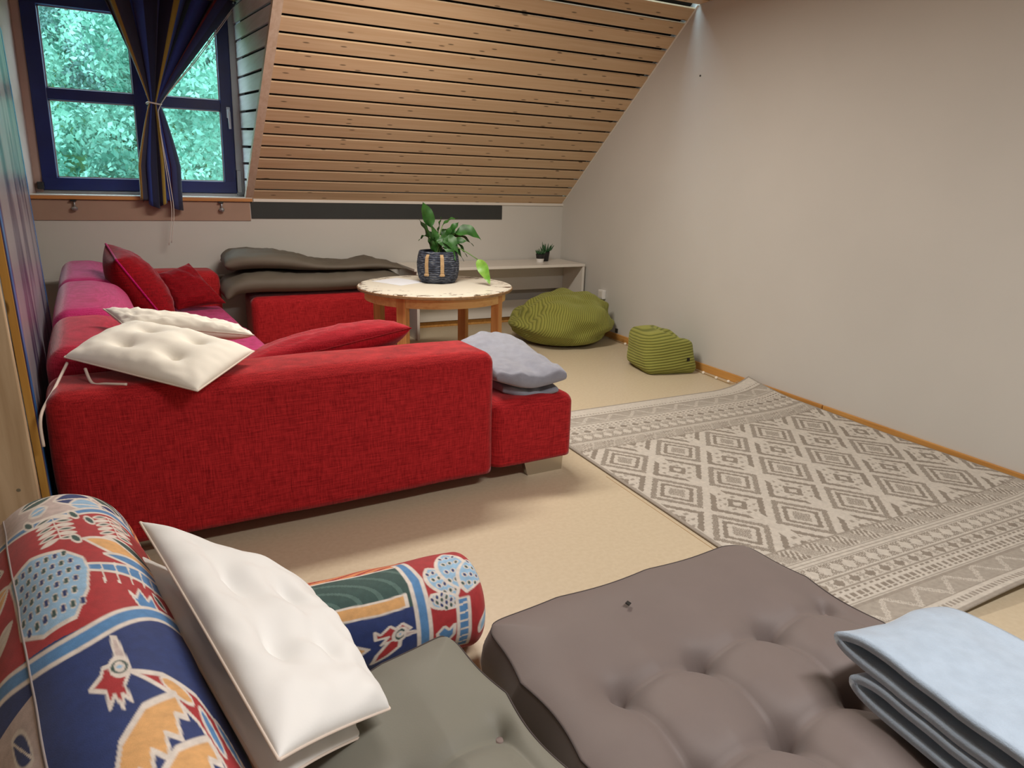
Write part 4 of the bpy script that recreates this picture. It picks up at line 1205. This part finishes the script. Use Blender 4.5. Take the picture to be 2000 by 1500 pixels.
# cream tufted seat pads thrown over the arm
tf = [(-0.38, -0.38), (0.38, -0.38), (0.38, 0.38), (-0.38, 0.38)]
def sagA(U, V):
    return np.stack([0*U, 0*U, -0.06*(U**2)*(U > 0)-0.02*V**2], -1)
r, rim, _ = cushion('seat_pad', (-0.36, 2.56, 0.675), (0.02, 2.23, 0.61), (0.22, 2.50, 0.66), (-0.18, 2.86, 0.72), 0.15, M_cream,
        'cream tufted seat pad with dangling ties draped over the sofa armrest', piping=(0.003, M_tie), tufts=tf, tuft_d=0.95, tuft_r=0.2, wrinkle=0.007, wfreq=6, seed=3, pinch=0.0, n=48, flatbot=True)
t1 = tube('tie', smooth_path([(-0.355, 2.56, 0.655), (-0.385, 2.45, 0.60), (-0.412, 2.33, 0.55), (-0.415, 2.31, 0.46)], 6), 0.005, M_tie, None, 5); adopt(r, t1)
t2 = tube('tie', smooth_path([(-0.30, 2.50, 0.645), (-0.28, 2.44, 0.61), (-0.24, 2.41, 0.612), (-0.18, 2.38, 0.612)], 6), 0.005, M_tie, None, 5); adopt(r, t2)
cushion('seat_pad', (-0.27, 3.00, 0.755), (-0.20, 2.84, 0.72), (0.24, 2.68, 0.68), (0.22, 2.86, 0.66), 0.09, M_cream,
        'cream seat pad folded behind the other pad on the sofa', piping=(0.003, M_tie), wrinkle=0.012, wfreq=14, seed=12, pinch=0.02)

# ------------------------------------------------------------------ folded grey fleece blanket on the chaise
gb = empty('folded_blanket', (1.42, 2.95, 0.375)); tag(gb, 'grey fleece blanket folded in thick layers on chaise end', 'blanket')
for (lo_z, th, cs, sd) in ((0.372, 0.06, ((1.21, 2.50), (1.45, 2.44), (1.49, 3.12), (1.24, 2.96)), 3), (0.425, 0.10, ((1.165, 2.47), (1.465, 2.40), (1.545, 3.19), (1.19, 2.98)), 8)):
    A, B, C, D = [(x, yy, lo_z+th*0.5) for x, yy in cs]
    o, rim, _ = pillow('folded_layer', A, B, C, D, th, M_greyblk, power=0.2, pinch=-0.03, wrinkle=0.014, wfreq=6, seed=sd, n=44,
                       mid=lambda U, V: np.stack([0.012*np.sin(V*5), 0.01*np.sin(U*4), 0.018*V+0.012*np.sin(U*3+V*2)], -1))
    adopt(gb, o)

# ------------------------------------------------------------------ printed cotton: painter working in fabric coordinates
class Canvas:
    def __init__(self, X, Y, base):
        self.X, self.Y = X, Y
        self.c = np.zeros(X.shape+(3,)); self.c[:] = [lin(v) for v in base]
    def put(self, m, col):
        self.c[m] = [lin(v) for v in col]
    def poly(self, pts, fill, out=(222, 212, 202), w=6):
        pts = np.array(pts, float)
        x0, y0 = pts.min(0)-w-1; x1, y1 = pts.max(0)+w+1
        bb_ = (self.X >= x0) & (self.X <= x1) & (self.Y >= y0) & (self.Y <= y1)
        if not bb_.any(): return
        x = self.X[bb_]; yy = self.Y[bb_]
        ins = np.zeros(x.shape, bool); dist = np.full(x.shape, 1e9)
        n = len(pts)
        for i in range(n):
            ax, ay = pts[i]; bx, by = pts[(i+1) % n]
            dx, dy = bx-ax, by-ay
            t = np.clip(((x-ax)*dx+(yy-ay)*dy)/(dx*dx+dy*dy+1e-9), 0, 1)
            dist = np.minimum(dist, np.hypot(x-ax-t*dx, yy-ay-t*dy))
            cond = (ay > yy) != (by > yy)
            xi = ax+(yy-ay)*(bx-ax)/((by-ay) if abs(by-ay) > 1e-9 else 1e-9)
            ins ^= cond & (x < xi)
        sub = self.c[bb_]
        if fill is not None: sub[ins] = [lin(v) for v in fill]
        if out is not None:
            k = np.clip((w+2.5-dist)/5.0, 0, 1)[:, None]
            sub = sub*(1-k)+np.array([lin(v) for v in out])*k
        self.c[bb_] = sub
    def leaf(self, a, b, wid, fill, out=(222, 212, 202), w=5, rib=False):
        a = np.array(a, float); b = np.array(b, float); d = b-a; n = np.array((-d[1], d[0]))/np.hypot(*d)
        ts = np.linspace(0, 1, 12)
        up_ = [a+d*t+n*wid*math.sin(math.pi*t)**0.8 for t in ts]; dn = [a+d*t-n*wid*math.sin(math.pi*t)**0.8 for t in ts[::-1]]
        self.poly(up_+dn, fill, out, w)
        if rib: self.line([a, b], out, w*0.6)
    def ell(self, c, rx, ry, ang, fill, out=(222, 212, 202), w=5):
        ca, sa = math.cos(ang), math.sin(ang)
        self.poly([(c[0]+rx*math.cos(t)*ca-ry*math.sin(t)*sa, c[1]+rx*math.cos(t)*sa+ry*math.sin(t)*ca) for t in np.linspace(0, 2*math.pi, 15)[:-1]], fill, out, w)
    def line(self, pts, col, w):
        pts = [np.array(p_, float) for p_ in pts]
        for a, b in zip(pts[:-1], pts[1:]):
            d = b-a; L = np.hypot(*d)+1e-9; n = np.array((-d[1], d[0]))/L*w
            self.poly([a+n, b+n, b-n, a-n], col, None, 0)
CREAM = (222, 212, 202); NAVY = (36, 54, 108); REDP = (168, 44, 48); LB = (148, 186, 216); MB = (84, 134, 184); DG = (52, 80, 76); TAN = (220, 168, 108); PINKG = (196, 178, 172); ORG = (222, 140, 88)
def paint_big(cv_):
    """big back cushion; units follow the drawn motif sheet, x across 0..1000, y from far to near 100..1500"""
    Xc, Yc = cv_.X, cv_.Y
    wob = 18*np.sin(Xc/170)
    cv_.put(Yc < 330+wob*1.5, PINKG)
    cv_.put((Yc >= 330+wob*1.5) & (Yc < 870+wob), REDP)
    cv_.put(Yc >= 870+wob, NAVY)
    for (a, b, wd, f) in (((120, 150), (330, 180), 34, NAVY), ((360, 130), (640, 200), 60, LB), ((140, 240), (400, 200), 34, DG), ((380, 250), (660, 230), 44, NAVY), ((640, 190), (930, 270), 46, DG),
                          ((470, 285), (700, 280), 46, LB), ((690, 270), (900, 330), 40, NAVY), ((200, 300), (330, 280), 26, LB), ((880, 200), (990, 320), 36, NAVY)):
        cv_.leaf(a, b, wd, f, CREAM, 6, rib=True)
    xs = np.linspace(-420, 1010, 26)
    def ribbon(y0, h, col, ph):
        top = [(x, y0+27*math.sin(x/170+ph)) for x in xs]; bot = [(x, y0+h+27*math.sin(x/170+ph)) for x in xs[::-1]]
        cv_.poly(top+bot, col, CREAM, 6)
    ribbon(318, 34, MB, 0)
    # sprigs
    for (cx, cy, n) in ((330, 430, 6), (700, 440, 6)):
        cv_.line([(cx, cy-90), (cx+20, cy+70)], CREAM, 5)
        for k in range(n):
            yy = cy-80+k*28
            cv_.leaf((cx, yy), (cx-110, yy+22), 9, CREAM if k % 2 else DG, CREAM, 4)
            cv_.leaf((cx+8, yy), (cx+118, yy+10), 9, CREAM if (k+1) % 2 else DG, CREAM, 4)
    for (x, yy) in ((180, 345), (470, 355), (560, 400), (430, 510), (820, 420)):
        cv_.ell((x, yy), 34, 22, 0.7, DG, CREAM, 6)
    # spotted blue leaf with its striped stalk
    cv_.poly([(-30, 560), (140, 535), (330, 560), (430, 620), (440, 680), (400, 770), (300, 850), (120, 850), (-10, 800)], LB, CREAM, 7)
    for r in range(6):
        for k in range(8):
            x = 20+k*52+(r % 2)*24; yy = 575+r*46
            if x < 400-abs(r-2)*12: cv_.leaf((x-15, yy+9), (x+17, yy-9), 14, NAVY if (r+k) % 2 else DG, CREAM, 2)
    cv_.poly([(440, 655), (980, 690), (980, 770), (440, 690)], MB, CREAM, 6)
    for k in range(6): cv_.line([(520+k*80, 655), (500+k*80, 760)], CREAM, 6)
    cv_.leaf((470, 520), (930, 660), 46, TAN, CREAM, 7); cv_.leaf((640, 510), (960, 640), 24, DG, CREAM, 5); cv_.leaf((560, 610), (950, 690), 26, MB, CREAM, 6)
    # tulip
    cv_.poly([(620, 790), (650, 810), (690, 775), (720, 815), (760, 790), (770, 840), (720, 870), (660, 865)], MB, CREAM, 6)
    cv_.leaf((790, 770), (850, 830), 20, DG, CREAM, 5); cv_.line([(760, 845), (980, 850)], CREAM, 5)
    ribbon(872, 44, MB, 0.3)
    # bird
    cv_.poly([(430, 940), (455, 945), (470, 1010), (415, 1010)], PINKG, CREAM, 6)
    cv_.poly([(270, 1050), (330, 1030), (350, 1010), (400, 1010), (460, 1040), (420, 1070), (430, 1110), (400, 1090), (385, 1120), (365, 1085), (330, 1110), (335, 1070)], REDP, CREAM, 6)
    cv_.ell((425, 1020), 48, 24, 0, DG, CREAM, 6); cv_.ell((425, 1020), 20, 10, 0, LB, CREAM, 5)
    cv_.poly([(470, 1040), (620, 1060), (760, 1110), (860, 1200), (930, 1330), (960, 1480), (900, 1500), (860, 1380), (800, 1320), (760, 1420), (690, 1490), (650, 1500), (720, 1400), (740, 1280), (700, 1180), (600, 1100)], REDP, CREAM, 7)
    cv_.ell((660, 1100), 70, 22, 0.45, TAN, CREAM, 5); cv_.ell((760, 1200), 24, 60, -0.15, MB, CREAM, 6); cv_.ell((850, 1220), 22, 60, -0.4, MB, CREAM, 6); cv_.ell((870, 1320), 26, 30, 0, TAN, CREAM, 5)
    for (ox, oy) in ((0, 0), (70, 110)):
        cv_.poly([(640+ox, 1110+oy), (470+ox, 1130+oy), (330+ox, 1190+oy), (270+ox, 1260+oy), (280+ox, 1320+oy), (310+ox, 1290+oy), (330+ox, 1330+oy), (370+ox, 1260+oy), (410+ox, 1290+oy), (440+ox, 1230+oy), (500+ox, 1260+oy), (520+ox, 1200+oy), (580+ox, 1220+oy), (600+ox, 1160+oy), (650+ox, 1170+oy)], TAN, CREAM, 8)
    # left side band beyond the seam
    for (a, b, wd, f) in (((-300, 420), (-60, 470), 34, DG), ((-280, 620), (-40, 560), 40, TAN), ((-260, 760), (-60, 700), 26, CREAM), ((-250, 1180), (-60, 1120), 40, NAVY), ((-240, 1300), (-70, 1280), 44, DG)):
        cv_.leaf(a, b, wd, f, CREAM, 6, rib=True)
    m = (Xc < -14) & (Yc > 960) & (Yc < 1380)
    cv_.put(m & (np.abs(cv_.c[..., 2]-lin(108)) < 1e-6), PINKG)
    for (a, b, wd, f) in (((-190, 1000), (-60, 1090), 40, NAVY), ((-150, 1150), (-70, 1320), 40, DG), ((-240, 1080), (-200, 1300), 30, MB)):
        cv_.leaf(a, b, wd, f, CREAM, 6, rib=True)
    # right edge bands: dark green line and orange weave
    cv_.put((Xc > 1000) & (Xc < 1030), DG); cv_.put((Xc >= 1030) & (Xc < 1170), ORG)
    cv_.put((Xc >= 1030) & (Xc < 1170) & (np.abs(np.sin(Yc/22+Xc/30)) > 0.93), REDP)
    cv_.put((Xc >= 1170) & (Xc < 1185), CREAM)
    m = (Xc >= 1185); cv_.put(m, PINKG)
    for k in range(14):
        yy = 150+k*100
        cv_.leaf((1200, yy), (1330, yy+60), 26, (NAVY, DG, REDP, LB)[k % 4], CREAM, 6, rib=True)

# big cushion: rounded ridge running towards the camera
FA, NA = np.array((-0.315, 1.95)), np.array((-0.02, 0.66))
CL = float(np.linalg.norm(NA-FA)); cdir = (NA-FA)/CL; cnr = np.array((-cdir[1], cdir[0]))     # cnr points to the right of the run seen from far
if cnr[0] < 0: cnr = -cnr
na, nb = 720, 430
prof = smooth_path([(-0.25, 0, 0.0), (-0.262, 0, 0.15), (-0.22, 0, 0.33), (-0.145, 0, 0.428), (-0.08, 0, 0.468), (0.0, 0, 0.465), (0.075, 0, 0.42), (0.125, 0, 0.32), (0.15, 0, 0.16), (0.145, 0, 0.0)], 12)
pa = np.array([(p.x, p.z) for p in prof])
arc_ = np.concatenate([[0], np.cumsum(np.hypot(*np.diff(pa, axis=0).T))])
bs = np.linspace(0, arc_[-1], nb)
pxs = np.interp(bs, arc_, pa[:, 0]); pzs = np.interp(bs, arc_, pa[:, 1])
seam_b = float(np.interp(3*12, np.arange(len(arc_)), arc_))
aa = np.linspace(-0.10, CL+0.10, na)
Pb = np.zeros((na, nb, 3))
endf = np.sqrt(np.clip(1-np.clip(1-np.minimum(aa+0.10, CL+0.10-aa)/0.16, 0, 1)**2.4, 0, 1))
for i in range(na):
    s = endf[i]
    hz = (0.98+0.05*math.sin(aa[i]*4))*(0.25+0.75*s)
    for j in range(nb):
        wv_ = 0.006*noise.noise(Vector((aa[i]*8, bs[j]*8, 2)))
        xx = pxs[j]*(0.35+0.65*s)*(1+wv_*3); zz = pzs[j]*hz+wv_*min(1, pzs[j]*5)
        g = FA+cdir*aa[i]+cnr*xx
        Pb[i, j] = (g[0], g[1], max(0.002, zz))
Bc, Ac = np.meshgrid(bs, aa)
Xp = (Bc-seam_b)/0.31*1000; Yp = np.interp((Ac+0.10)/(CL+0.2), [0, 0.19, 0.51, 1], [90, 330, 870, 1610])
cvb = Canvas(Xp, Yp, PINKG); paint_big(cvb)
bc = empty('patterned_cushion', (float((FA+NA)[0]/2), float((FA+NA)[1]/2), 0)); tag(bc, 'big upright cushion in folk print with red and blue bird', 'cushion')
big = link('cover', grid_mesh('cover', Pb, color=cvb.c), M_fabric); adopt(bc, big)
js = int(np.searchsorted(bs, seam_b))
adopt(bc, tube('seam', [tuple(Pb[i, js]) for i in range(6, na-5, 6)], 0.0025, plain('piping_cotton', rgb(150, 140, 138), 0.8), None, 5))

# bolster on the floor
def paint_bolster(cv_):
    """x 0..1000 along, y 0..1000 around the visible side"""
    Xc, Yc = cv_.X, cv_.Y
    cv_.put(Yc < 190, ORG); cv_.put((Yc < 190) & (np.abs(np.sin(Xc/34+Yc/26+np.sin(Xc/90))) > 0.86), REDP)
    cv_.put(Yc < 20, DG); cv_.put((Yc > -10) & (Yc < 4), CREAM)
    cv_.put(Yc >= 190, DG); m = (Yc >= 190) & (np.abs(np.sin(np.hypot(Xc-260, Yc-520)/26)) > 0.93); cv_.put(m, (80, 108, 102))
    t = 520-0.06*(Xc-300)
    cv_.put(Yc >= t+110, NAVY)
    xs = np.linspace(-100, 640, 14)
    cv_.poly([(x, 520-0.06*(x-300)+12*math.sin(x/70)) for x in xs]+[(x, 620-0.06*(x-300)+12*math.sin(x/70)) for x in xs[::-1]], TAN, CREAM, 8)
    cv_.line([(-100, 190), (680, 190)], CREAM, 8)
    # bird
    for (ox, oy) in ((0, 0), (-90, 120)):
        cv_.poly([(470+ox, 860+oy), (400+ox, 790+oy), (290+ox, 780+oy), (200+ox, 850+oy), (220+ox, 900+oy), (250+ox, 880+oy), (275+ox, 930+oy), (310+ox, 890+oy), (340+ox, 940+oy), (370+ox, 895+oy), (400+ox, 950+oy), (430+ox, 900+oy)], TAN, CREAM, 8)
    cv_.poly([(560, 820), (600, 800), (590, 900), (540, 960), (480, 1010), (500, 930)], REDP, CREAM, 8)
    cv_.poly([(500, 740), (520, 770), (560, 720), (580, 750), (610, 720), (640, 770), (580, 830), (520, 850), (550, 800), (500, 800)], REDP, CREAM, 7)
    cv_.ell((596, 800), 26, 50, 0.2, DG, CREAM, 7); cv_.ell((596, 800), 10, 18, 0.2, LB, CREAM, 6); cv_.poly([(615, 790), (690, 810), (615, 830)], PINKG, CREAM, 5)
    # blue upright ribbon and red field with the spotted leaf
    cv_.put(Xc > 665, REDP)
    cv_.poly([(640, 120), (680, 120), (720, 400), (720, 1200), (670, 1200), (670, 420)], MB, CREAM, 8)
    for (a, b, wd) in (((840, 620), (760, 300), 55), ((860, 560), (860, 130), 62), ((890, 600), (985, 250), 62), ((830, 700), (745, 560), 55)):
        cv_.leaf(a, b, wd, LB, CREAM, 8)
        for k in range(4):
            for s in (-0.45, 0, 0.45):
                f = 0.2+k*0.2
                d = (b[0]-a[0], b[1]-a[1]); L = math.hypot(*d); n = (-d[1]/L, d[0]/L)
                x, yy = a[0]+d[0]*f+n[0]*wd*s, a[1]+d[1]*f+n[1]*wd*s
                cv_.ell((x, yy), 9, 20, 0.4*s, NAVY if k % 2 else DG, CREAM, 3)
    cv_.poly([(840, 640), (890, 640), (880, 1100), (830, 1100)], MB, CREAM, 7)
    for k in range(6): cv_.line([(836, 690+k*70), (884, 680+k*70)], CREAM, 8)
    cv_.poly([(745, 880), (775, 830), (795, 870), (820, 830), (815, 920), (790, 980), (750, 940)], MB, CREAM, 7)
    cv_.leaf((930, 980), (985, 800), 26, LB, CREAM, 7)
BA, BB = np.array((0.05, 1.535)), np.array((0.678, 1.525))
BLn = float(np.linalg.norm(BB-BA)); bd = (BB-BA)/BLn; bn = np.array((bd[1], -bd[0]))      # bn faces the camera side
nl_, nr_ = 330, 300
BR = 0.130
ss = np.linspace(0, BLn, nl_); th_ = np.linspace(0, 2*math.pi, nr_)
ef = np.sqrt(np.clip(1-np.clip(1-np.minimum(ss, BLn-ss)/0.06, 0, 1)**2.2, 0, 1))
Pbo = np.zeros((nl_, nr_, 3))
for i in range(nl_):
    for j in range(nr_):
        a = th_[j]                                    # 0 at the back, over the top, to the front
        r = BR*(0.04+0.96*ef[i])*(1+0.03*noise.noise(Vector((ss[i]*9, math.cos(a)*2, math.sin(a)*2))))
        h = -math.cos(a)*r; v = math.sin(a)*r
        g = BA+bd*ss[i]+bn*h
        Pbo[i, j] = (g[0], g[1], max(0.002, BR+v))
Th, Sx = np.meshgrid(th_, ss)
cvo = Canvas(40+Sx/BLn*960, (Th-0.95)/(math.pi*0.78)*1000, DG); paint_bolster(cvo)
bo = empty('patterned_bolster', (float((BA+BB)[0]/2), float((BA+BB)[1]/2), 0)); tag(bo, 'round folk-print bolster lying on floor beside grey mattress', 'cushion')
adopt(bo, link('cover', grid_mesh('cover', Pbo, color=cvo.c), M_fabric))

# ------------------------------------------------------------------ tufted mattresses
def mattress(name, O, ex, ey, LX, LY, zb, zt, buttons, mat, label, dip=0.062, sig=0.10, nx=110, ny=140, corner=0.05, seed=1, tilt=None):
    """O corner, ex/ey unit directions; a boxy stuffed mattress with pulled-in buttons"""
    O = np.array(O, float); ex = np.array(ex, float); ey = np.array(ey, float)
    r = empty(name, (float(O[0]+ex[0]*LX/2+ey[0]*LY/2), float(O[1]+ex[1]*LX/2+ey[1]*LY/2), 0))
    tu = np.linspace(0, 1, nx+1); tv = np.linspace(0, 1, ny+1)
    tu = 0.5-0.5*np.cos(tu*math.pi)*0.35+(tu-0.5)*0.65; tv = 0.5-0.5*np.cos(tv*math.pi)*0.35+(tv-0.5)*0.65
    U, V = np.meshgrid(tu*LX, tv*LY, indexing='ij')
    ed = np.minimum(np.minimum(U, LX-U), np.minimum(V, LY-V))
    puff = np.clip(1-(1-np.clip(ed/0.16, 0, 1))**2.2, 0, 1)
    Z = zt+0.030*puff
    S = np.zeros_like(Z)
    for (bu, bv) in buttons:
        d = np.hypot(U-bu, V-bv)
        S = np.maximum(S, np.exp(-d/sig*1.55))
    Z -= dip*S*puff
    for (bu, bv) in buttons:                                  # soft pull lines between neighbouring buttons
        for (cu, cv2) in buttons:
            if 0.1 < math.hypot(cu-bu, cv2-bv) < 0.27 and (cu, cv2) > (bu, bv):
                d = np.array((cu-bu, cv2-bv)); L = np.hypot(*d)
                t = np.clip(((U-bu)*d[0]+(V-bv)*d[1])/L**2, 0, 1)
                dd = np.hypot(U-bu-t*d[0], V-bv-t*d[1])
                Z -= 0.020*np.exp(-(dd/0.022)**1.4)*puff
    for i in range(nx+1):
        for j in range(ny+1):
            Z[i, j] += (0.004*noise.noise(Vector((U[i, j]*9, V[i, j]*9, seed)))+0.006*noise.noise(Vector((U[i, j]*3, V[i, j]*3, seed+4))))*puff[i, j]
    if tilt is not None:
        Z = Z+tilt(U, V)
    # sides pulled in between the corners
    su = (U/LX-0.5)*2; sv = (V/LY-0.5)*2
    Uo = U-0.016*np.sign(su)*np.abs(su)**6*(np.abs(np.sin(V*math.pi/0.24)))*(1-np.abs(sv)**8)
    Vo = V-0.011*np.sign(sv)*np.abs(sv)**6*(np.abs(np.sin(U*math.pi/0.31+0.6)))*(1-np.abs(su)**8)
    cr_ = (np.abs(su)*np.abs(sv))**10
    Uo = Uo-0.034*np.sign(su)*cr_; Vo = Vo-0.034*np.sign(sv)*cr_
    P = O[None, None, :]+Uo[..., None]*np.array([*ex, 0])+Vo[..., None]*np.array([*ey, 0]); P[..., 2] = Z
    m = ny+1
    ring = [(i, 0) for i in range(nx+1)]+[(nx, j) for j in range(1, ny+1)]+[(i, ny) for i in range(nx-1, -1, -1)]+[(0, j) for j in range(ny-1, 0, -1)]
    Vt = list(P.reshape(-1, 3)); Fc = [(i*m+j, (i+1)*m+j, (i+1)*m+j+1, i*m+j+1) for i in range(nx) for j in range(ny)]
    prev = [i*m+j for i, j in ring]
    cen = np.array([O[0]+ex[0]*LX/2+ey[0]*LY/2, O[1]+ex[1]*LX/2+ey[1]*LY/2, 0])
    for (f, outw) in ((0.08, 0.006), (0.3, 0.022), (0.55, 0.028), (0.8, 0.020), (0.97, 0.004), (1.0, -0.02)):
        cur_ = []
        for (i, j) in ring:
            p0 = P[i, j].copy(); zbot = zb+0 if tilt is None else zb+max(0, tilt(U[i:i+1, j:j+1], V[i:i+1, j:j+1])[0, 0])*0.9
            d = p0-cen; d[2] = 0; d /= np.linalg.norm(d)
            p0 = p0+d*outw; p0[2] = P[i, j, 2]+(zbot-P[i, j, 2])*f
            cur_.append(len(Vt)); Vt.append(p0)
        for k in range(len(ring)):
            Fc.append((prev[k], prev[(k+1) % len(ring)], cur_[(k+1) % len(ring)], cur_[k]))
        prev = cur_
    Fc.append(tuple(prev))
    adopt(r, link('cover', flip_out(mesh('cover', Vt, Fc, True)), mat))
    adopt(r, tube('piping', [tuple(P[i, j]) for (i, j) in ring[::2]]+[tuple(P[ring[0]])], 0.0022, M_seam, None, 5))
    for (bu, bv) in buttons:
        i = int(np.argmin(np.abs(tu*LX-bu))); j = int(np.argmin(np.abs(tv*LY-bv)))
        z = float(Z[i, j])
        b_ = lathe('button', [(0.002, z-0.006), (0.010, z-0.004), (0.0115, z+0.003), (0.008, z+0.007), (0.002, z+0.008)], M_button, None, 14, (float(P[i, j, 0]), float(P[i, j, 1])))
        adopt(r, b_)
    tag(r, label, 'mattress')
    return r, P
bts = [(0.185+0.238*k, 0.36+0.25*j) for k in range(4) for j in range(4)]
ang = math.radians(2.5)
ex = (math.cos(ang), math.sin(ang)); ey = (math.sin(ang), -math.cos(ang))
mt, PM = mattress('tufted_mattress', (0.585, 1.335, 0), ex, ey, 0.955, 1.25, 0.005, 0.185, bts, M_mattop, 'taupe tufted mattress with round buttons on the floor')
lbl = box('label_tag', (-0.009, -0.006, 0), (0.009, 0.006, 0.003), M_black, None, 0.001)
lbl.parent = mt; lbl.location = (0.96-mt.location.x, 1.20-mt.location.y, 0.222); lbl.rotation_euler = (0.3, 0.2, 0.6)
bts2 = [(0.16+0.22*k, 0.30+0.26*j) for k in range(2) for j in range(3)]
ang2 = math.radians(14)
ex2 = (math.cos(ang2), math.sin(ang2)); ey2 = (math.sin(0.13), -math.cos(0.13))
m2_, PM2 = mattress('tufted_mattress', (0.070, 1.155, 0), ex2, ey2, 0.435, 0.95, 0.005, 0.225, bts2, M_matol, 'olive-grey tufted mattress wedged between bolster and patterned cushion', dip=0.05, seed=6,
                    tilt=lambda U, V: 0.03*np.clip(U/0.43, 0, 1)*np.exp(-V/0.5))

# ------------------------------------------------------------------ white seat pads leaning on the patterned cushion
tfw = [(-0.36, -0.36), (0.36, -0.36), (0.36, 0.36), (-0.36, 0.36)]
cushion('seat_pad', (-0.165, 1.63, 0.41), (0.15, 1.43, 0.25), (0.235, 1.04, 0.24), (0.045, 0.87, 0.36), 0.06, M_whitecot,
        'lower white seat pad squeezed against the folk-print cushion', piping=(0.003, M_tie), tufts=tfw, tuft_d=0.6, wrinkle=0.008, seed=21, pinch=0.03)
cushion('seat_pad', (-0.137, 1.64, 0.475), (0.205, 1.43, 0.325), (0.275, 1.02, 0.30), (0.06, 0.84, 0.44), 0.15, M_whitecot,
        'upper white tufted seat pad lying over another white pad', piping=(0.003, M_tie), tufts=tfw, tuft_d=1.1, tuft_r=0.26, wrinkle=0.014, wfreq=3.2, seed=25, pinch=0.02, n=56, flatbot=True)

# ------------------------------------------------------------------ pale blue fleece on the mattress: one sheet folded over itself twice
def folded_sheet(name, path, thick, origin, d1, d2, width, mat, nw=40, wob=0.008, seed=0):
    """path in (along d1, up) ; swept along d2"""
    pts = smooth_path([(p[0], 0, p[1]) for p in path], 8)
    n = len(pts); loop = []
    tops = []; bots = []
    for i, p in enumerate(pts):
        d = (pts[min(i+1, n-1)]-pts[max(i-1, 0)]).normalized(); nr = Vector((-d.z, 0, d.x))
        c = 0.35 if i in (0, n-1) else 1.0
        tops.append((p.x+nr.x*thick/2*c, p.z+nr.z*thick/2*c)); bots.append((p.x-nr.x*thick/2*c, p.z-nr.z*thick/2*c))
    loop = tops+bots[::-1]
    V = []; Fc = []
    o = Vector(origin); D1 = Vector((d1[0], d1[1], 0)); D2 = Vector((d2[0], d2[1], 0))
    for k in range(nw+1):
        t = k/nw
        for (a, z) in loop:
            w = wob*noise.noise(Vector((a*6, t*width*6, seed)))+wob*0.5*noise.noise(Vector((a*15, t*width*15, seed+2)))
            bend = 0.02*math.sin(t*2.5)*a
            V.append(o+D1*(a+0.012*math.sin(t*5))+D2*(t*width)+Vector((0, 0, z+w*(z > 0.03)-bend*0-0.03*(t**2))))
    m = len(loop)
    for k in range(nw):
        for i in range(m):
            Fc.append((k*m+i, k*m+(i+1) % m, (k+1)*m+(i+1) % m, (k+1)*m+i))
    for k in (0, nw):
        for i in range(n-1):
            Fc.append((k*m+i, k*m+i+1, k*m+m-2-i, k*m+m-1-i))
    return link(name, flip_out(mesh(name, V, Fc, True)), mat)
bl = empty('folded_blanket', (1.38, 0.5, 0.2)); tag(bl, 'pale blue fleece blanket folded in layers on the taupe mattress', 'blanket')
path = [(0.62, 0.125), (0.4, 0.132), (0.2, 0.135), (0.06, 0.128), (0.0, 0.104), (0.06, 0.082), (0.2, 0.086), (0.4, 0.084), (0.6, 0.082), (0.64, 0.066), (0.6, 0.052), (0.4, 0.056), (0.2, 0.058), (0.10, 0.052), (0.055, 0.032), (0.1, 0.013), (0.25, 0.011), (0.62, 0.011)]
sheet = folded_sheet('fleece_sheet', path, 0.019, (1.205, 0.785, 0.226), (-0.08, -0.997), (0.994, -0.07), 0.36, M_blueblk)
adopt(bl, sheet)
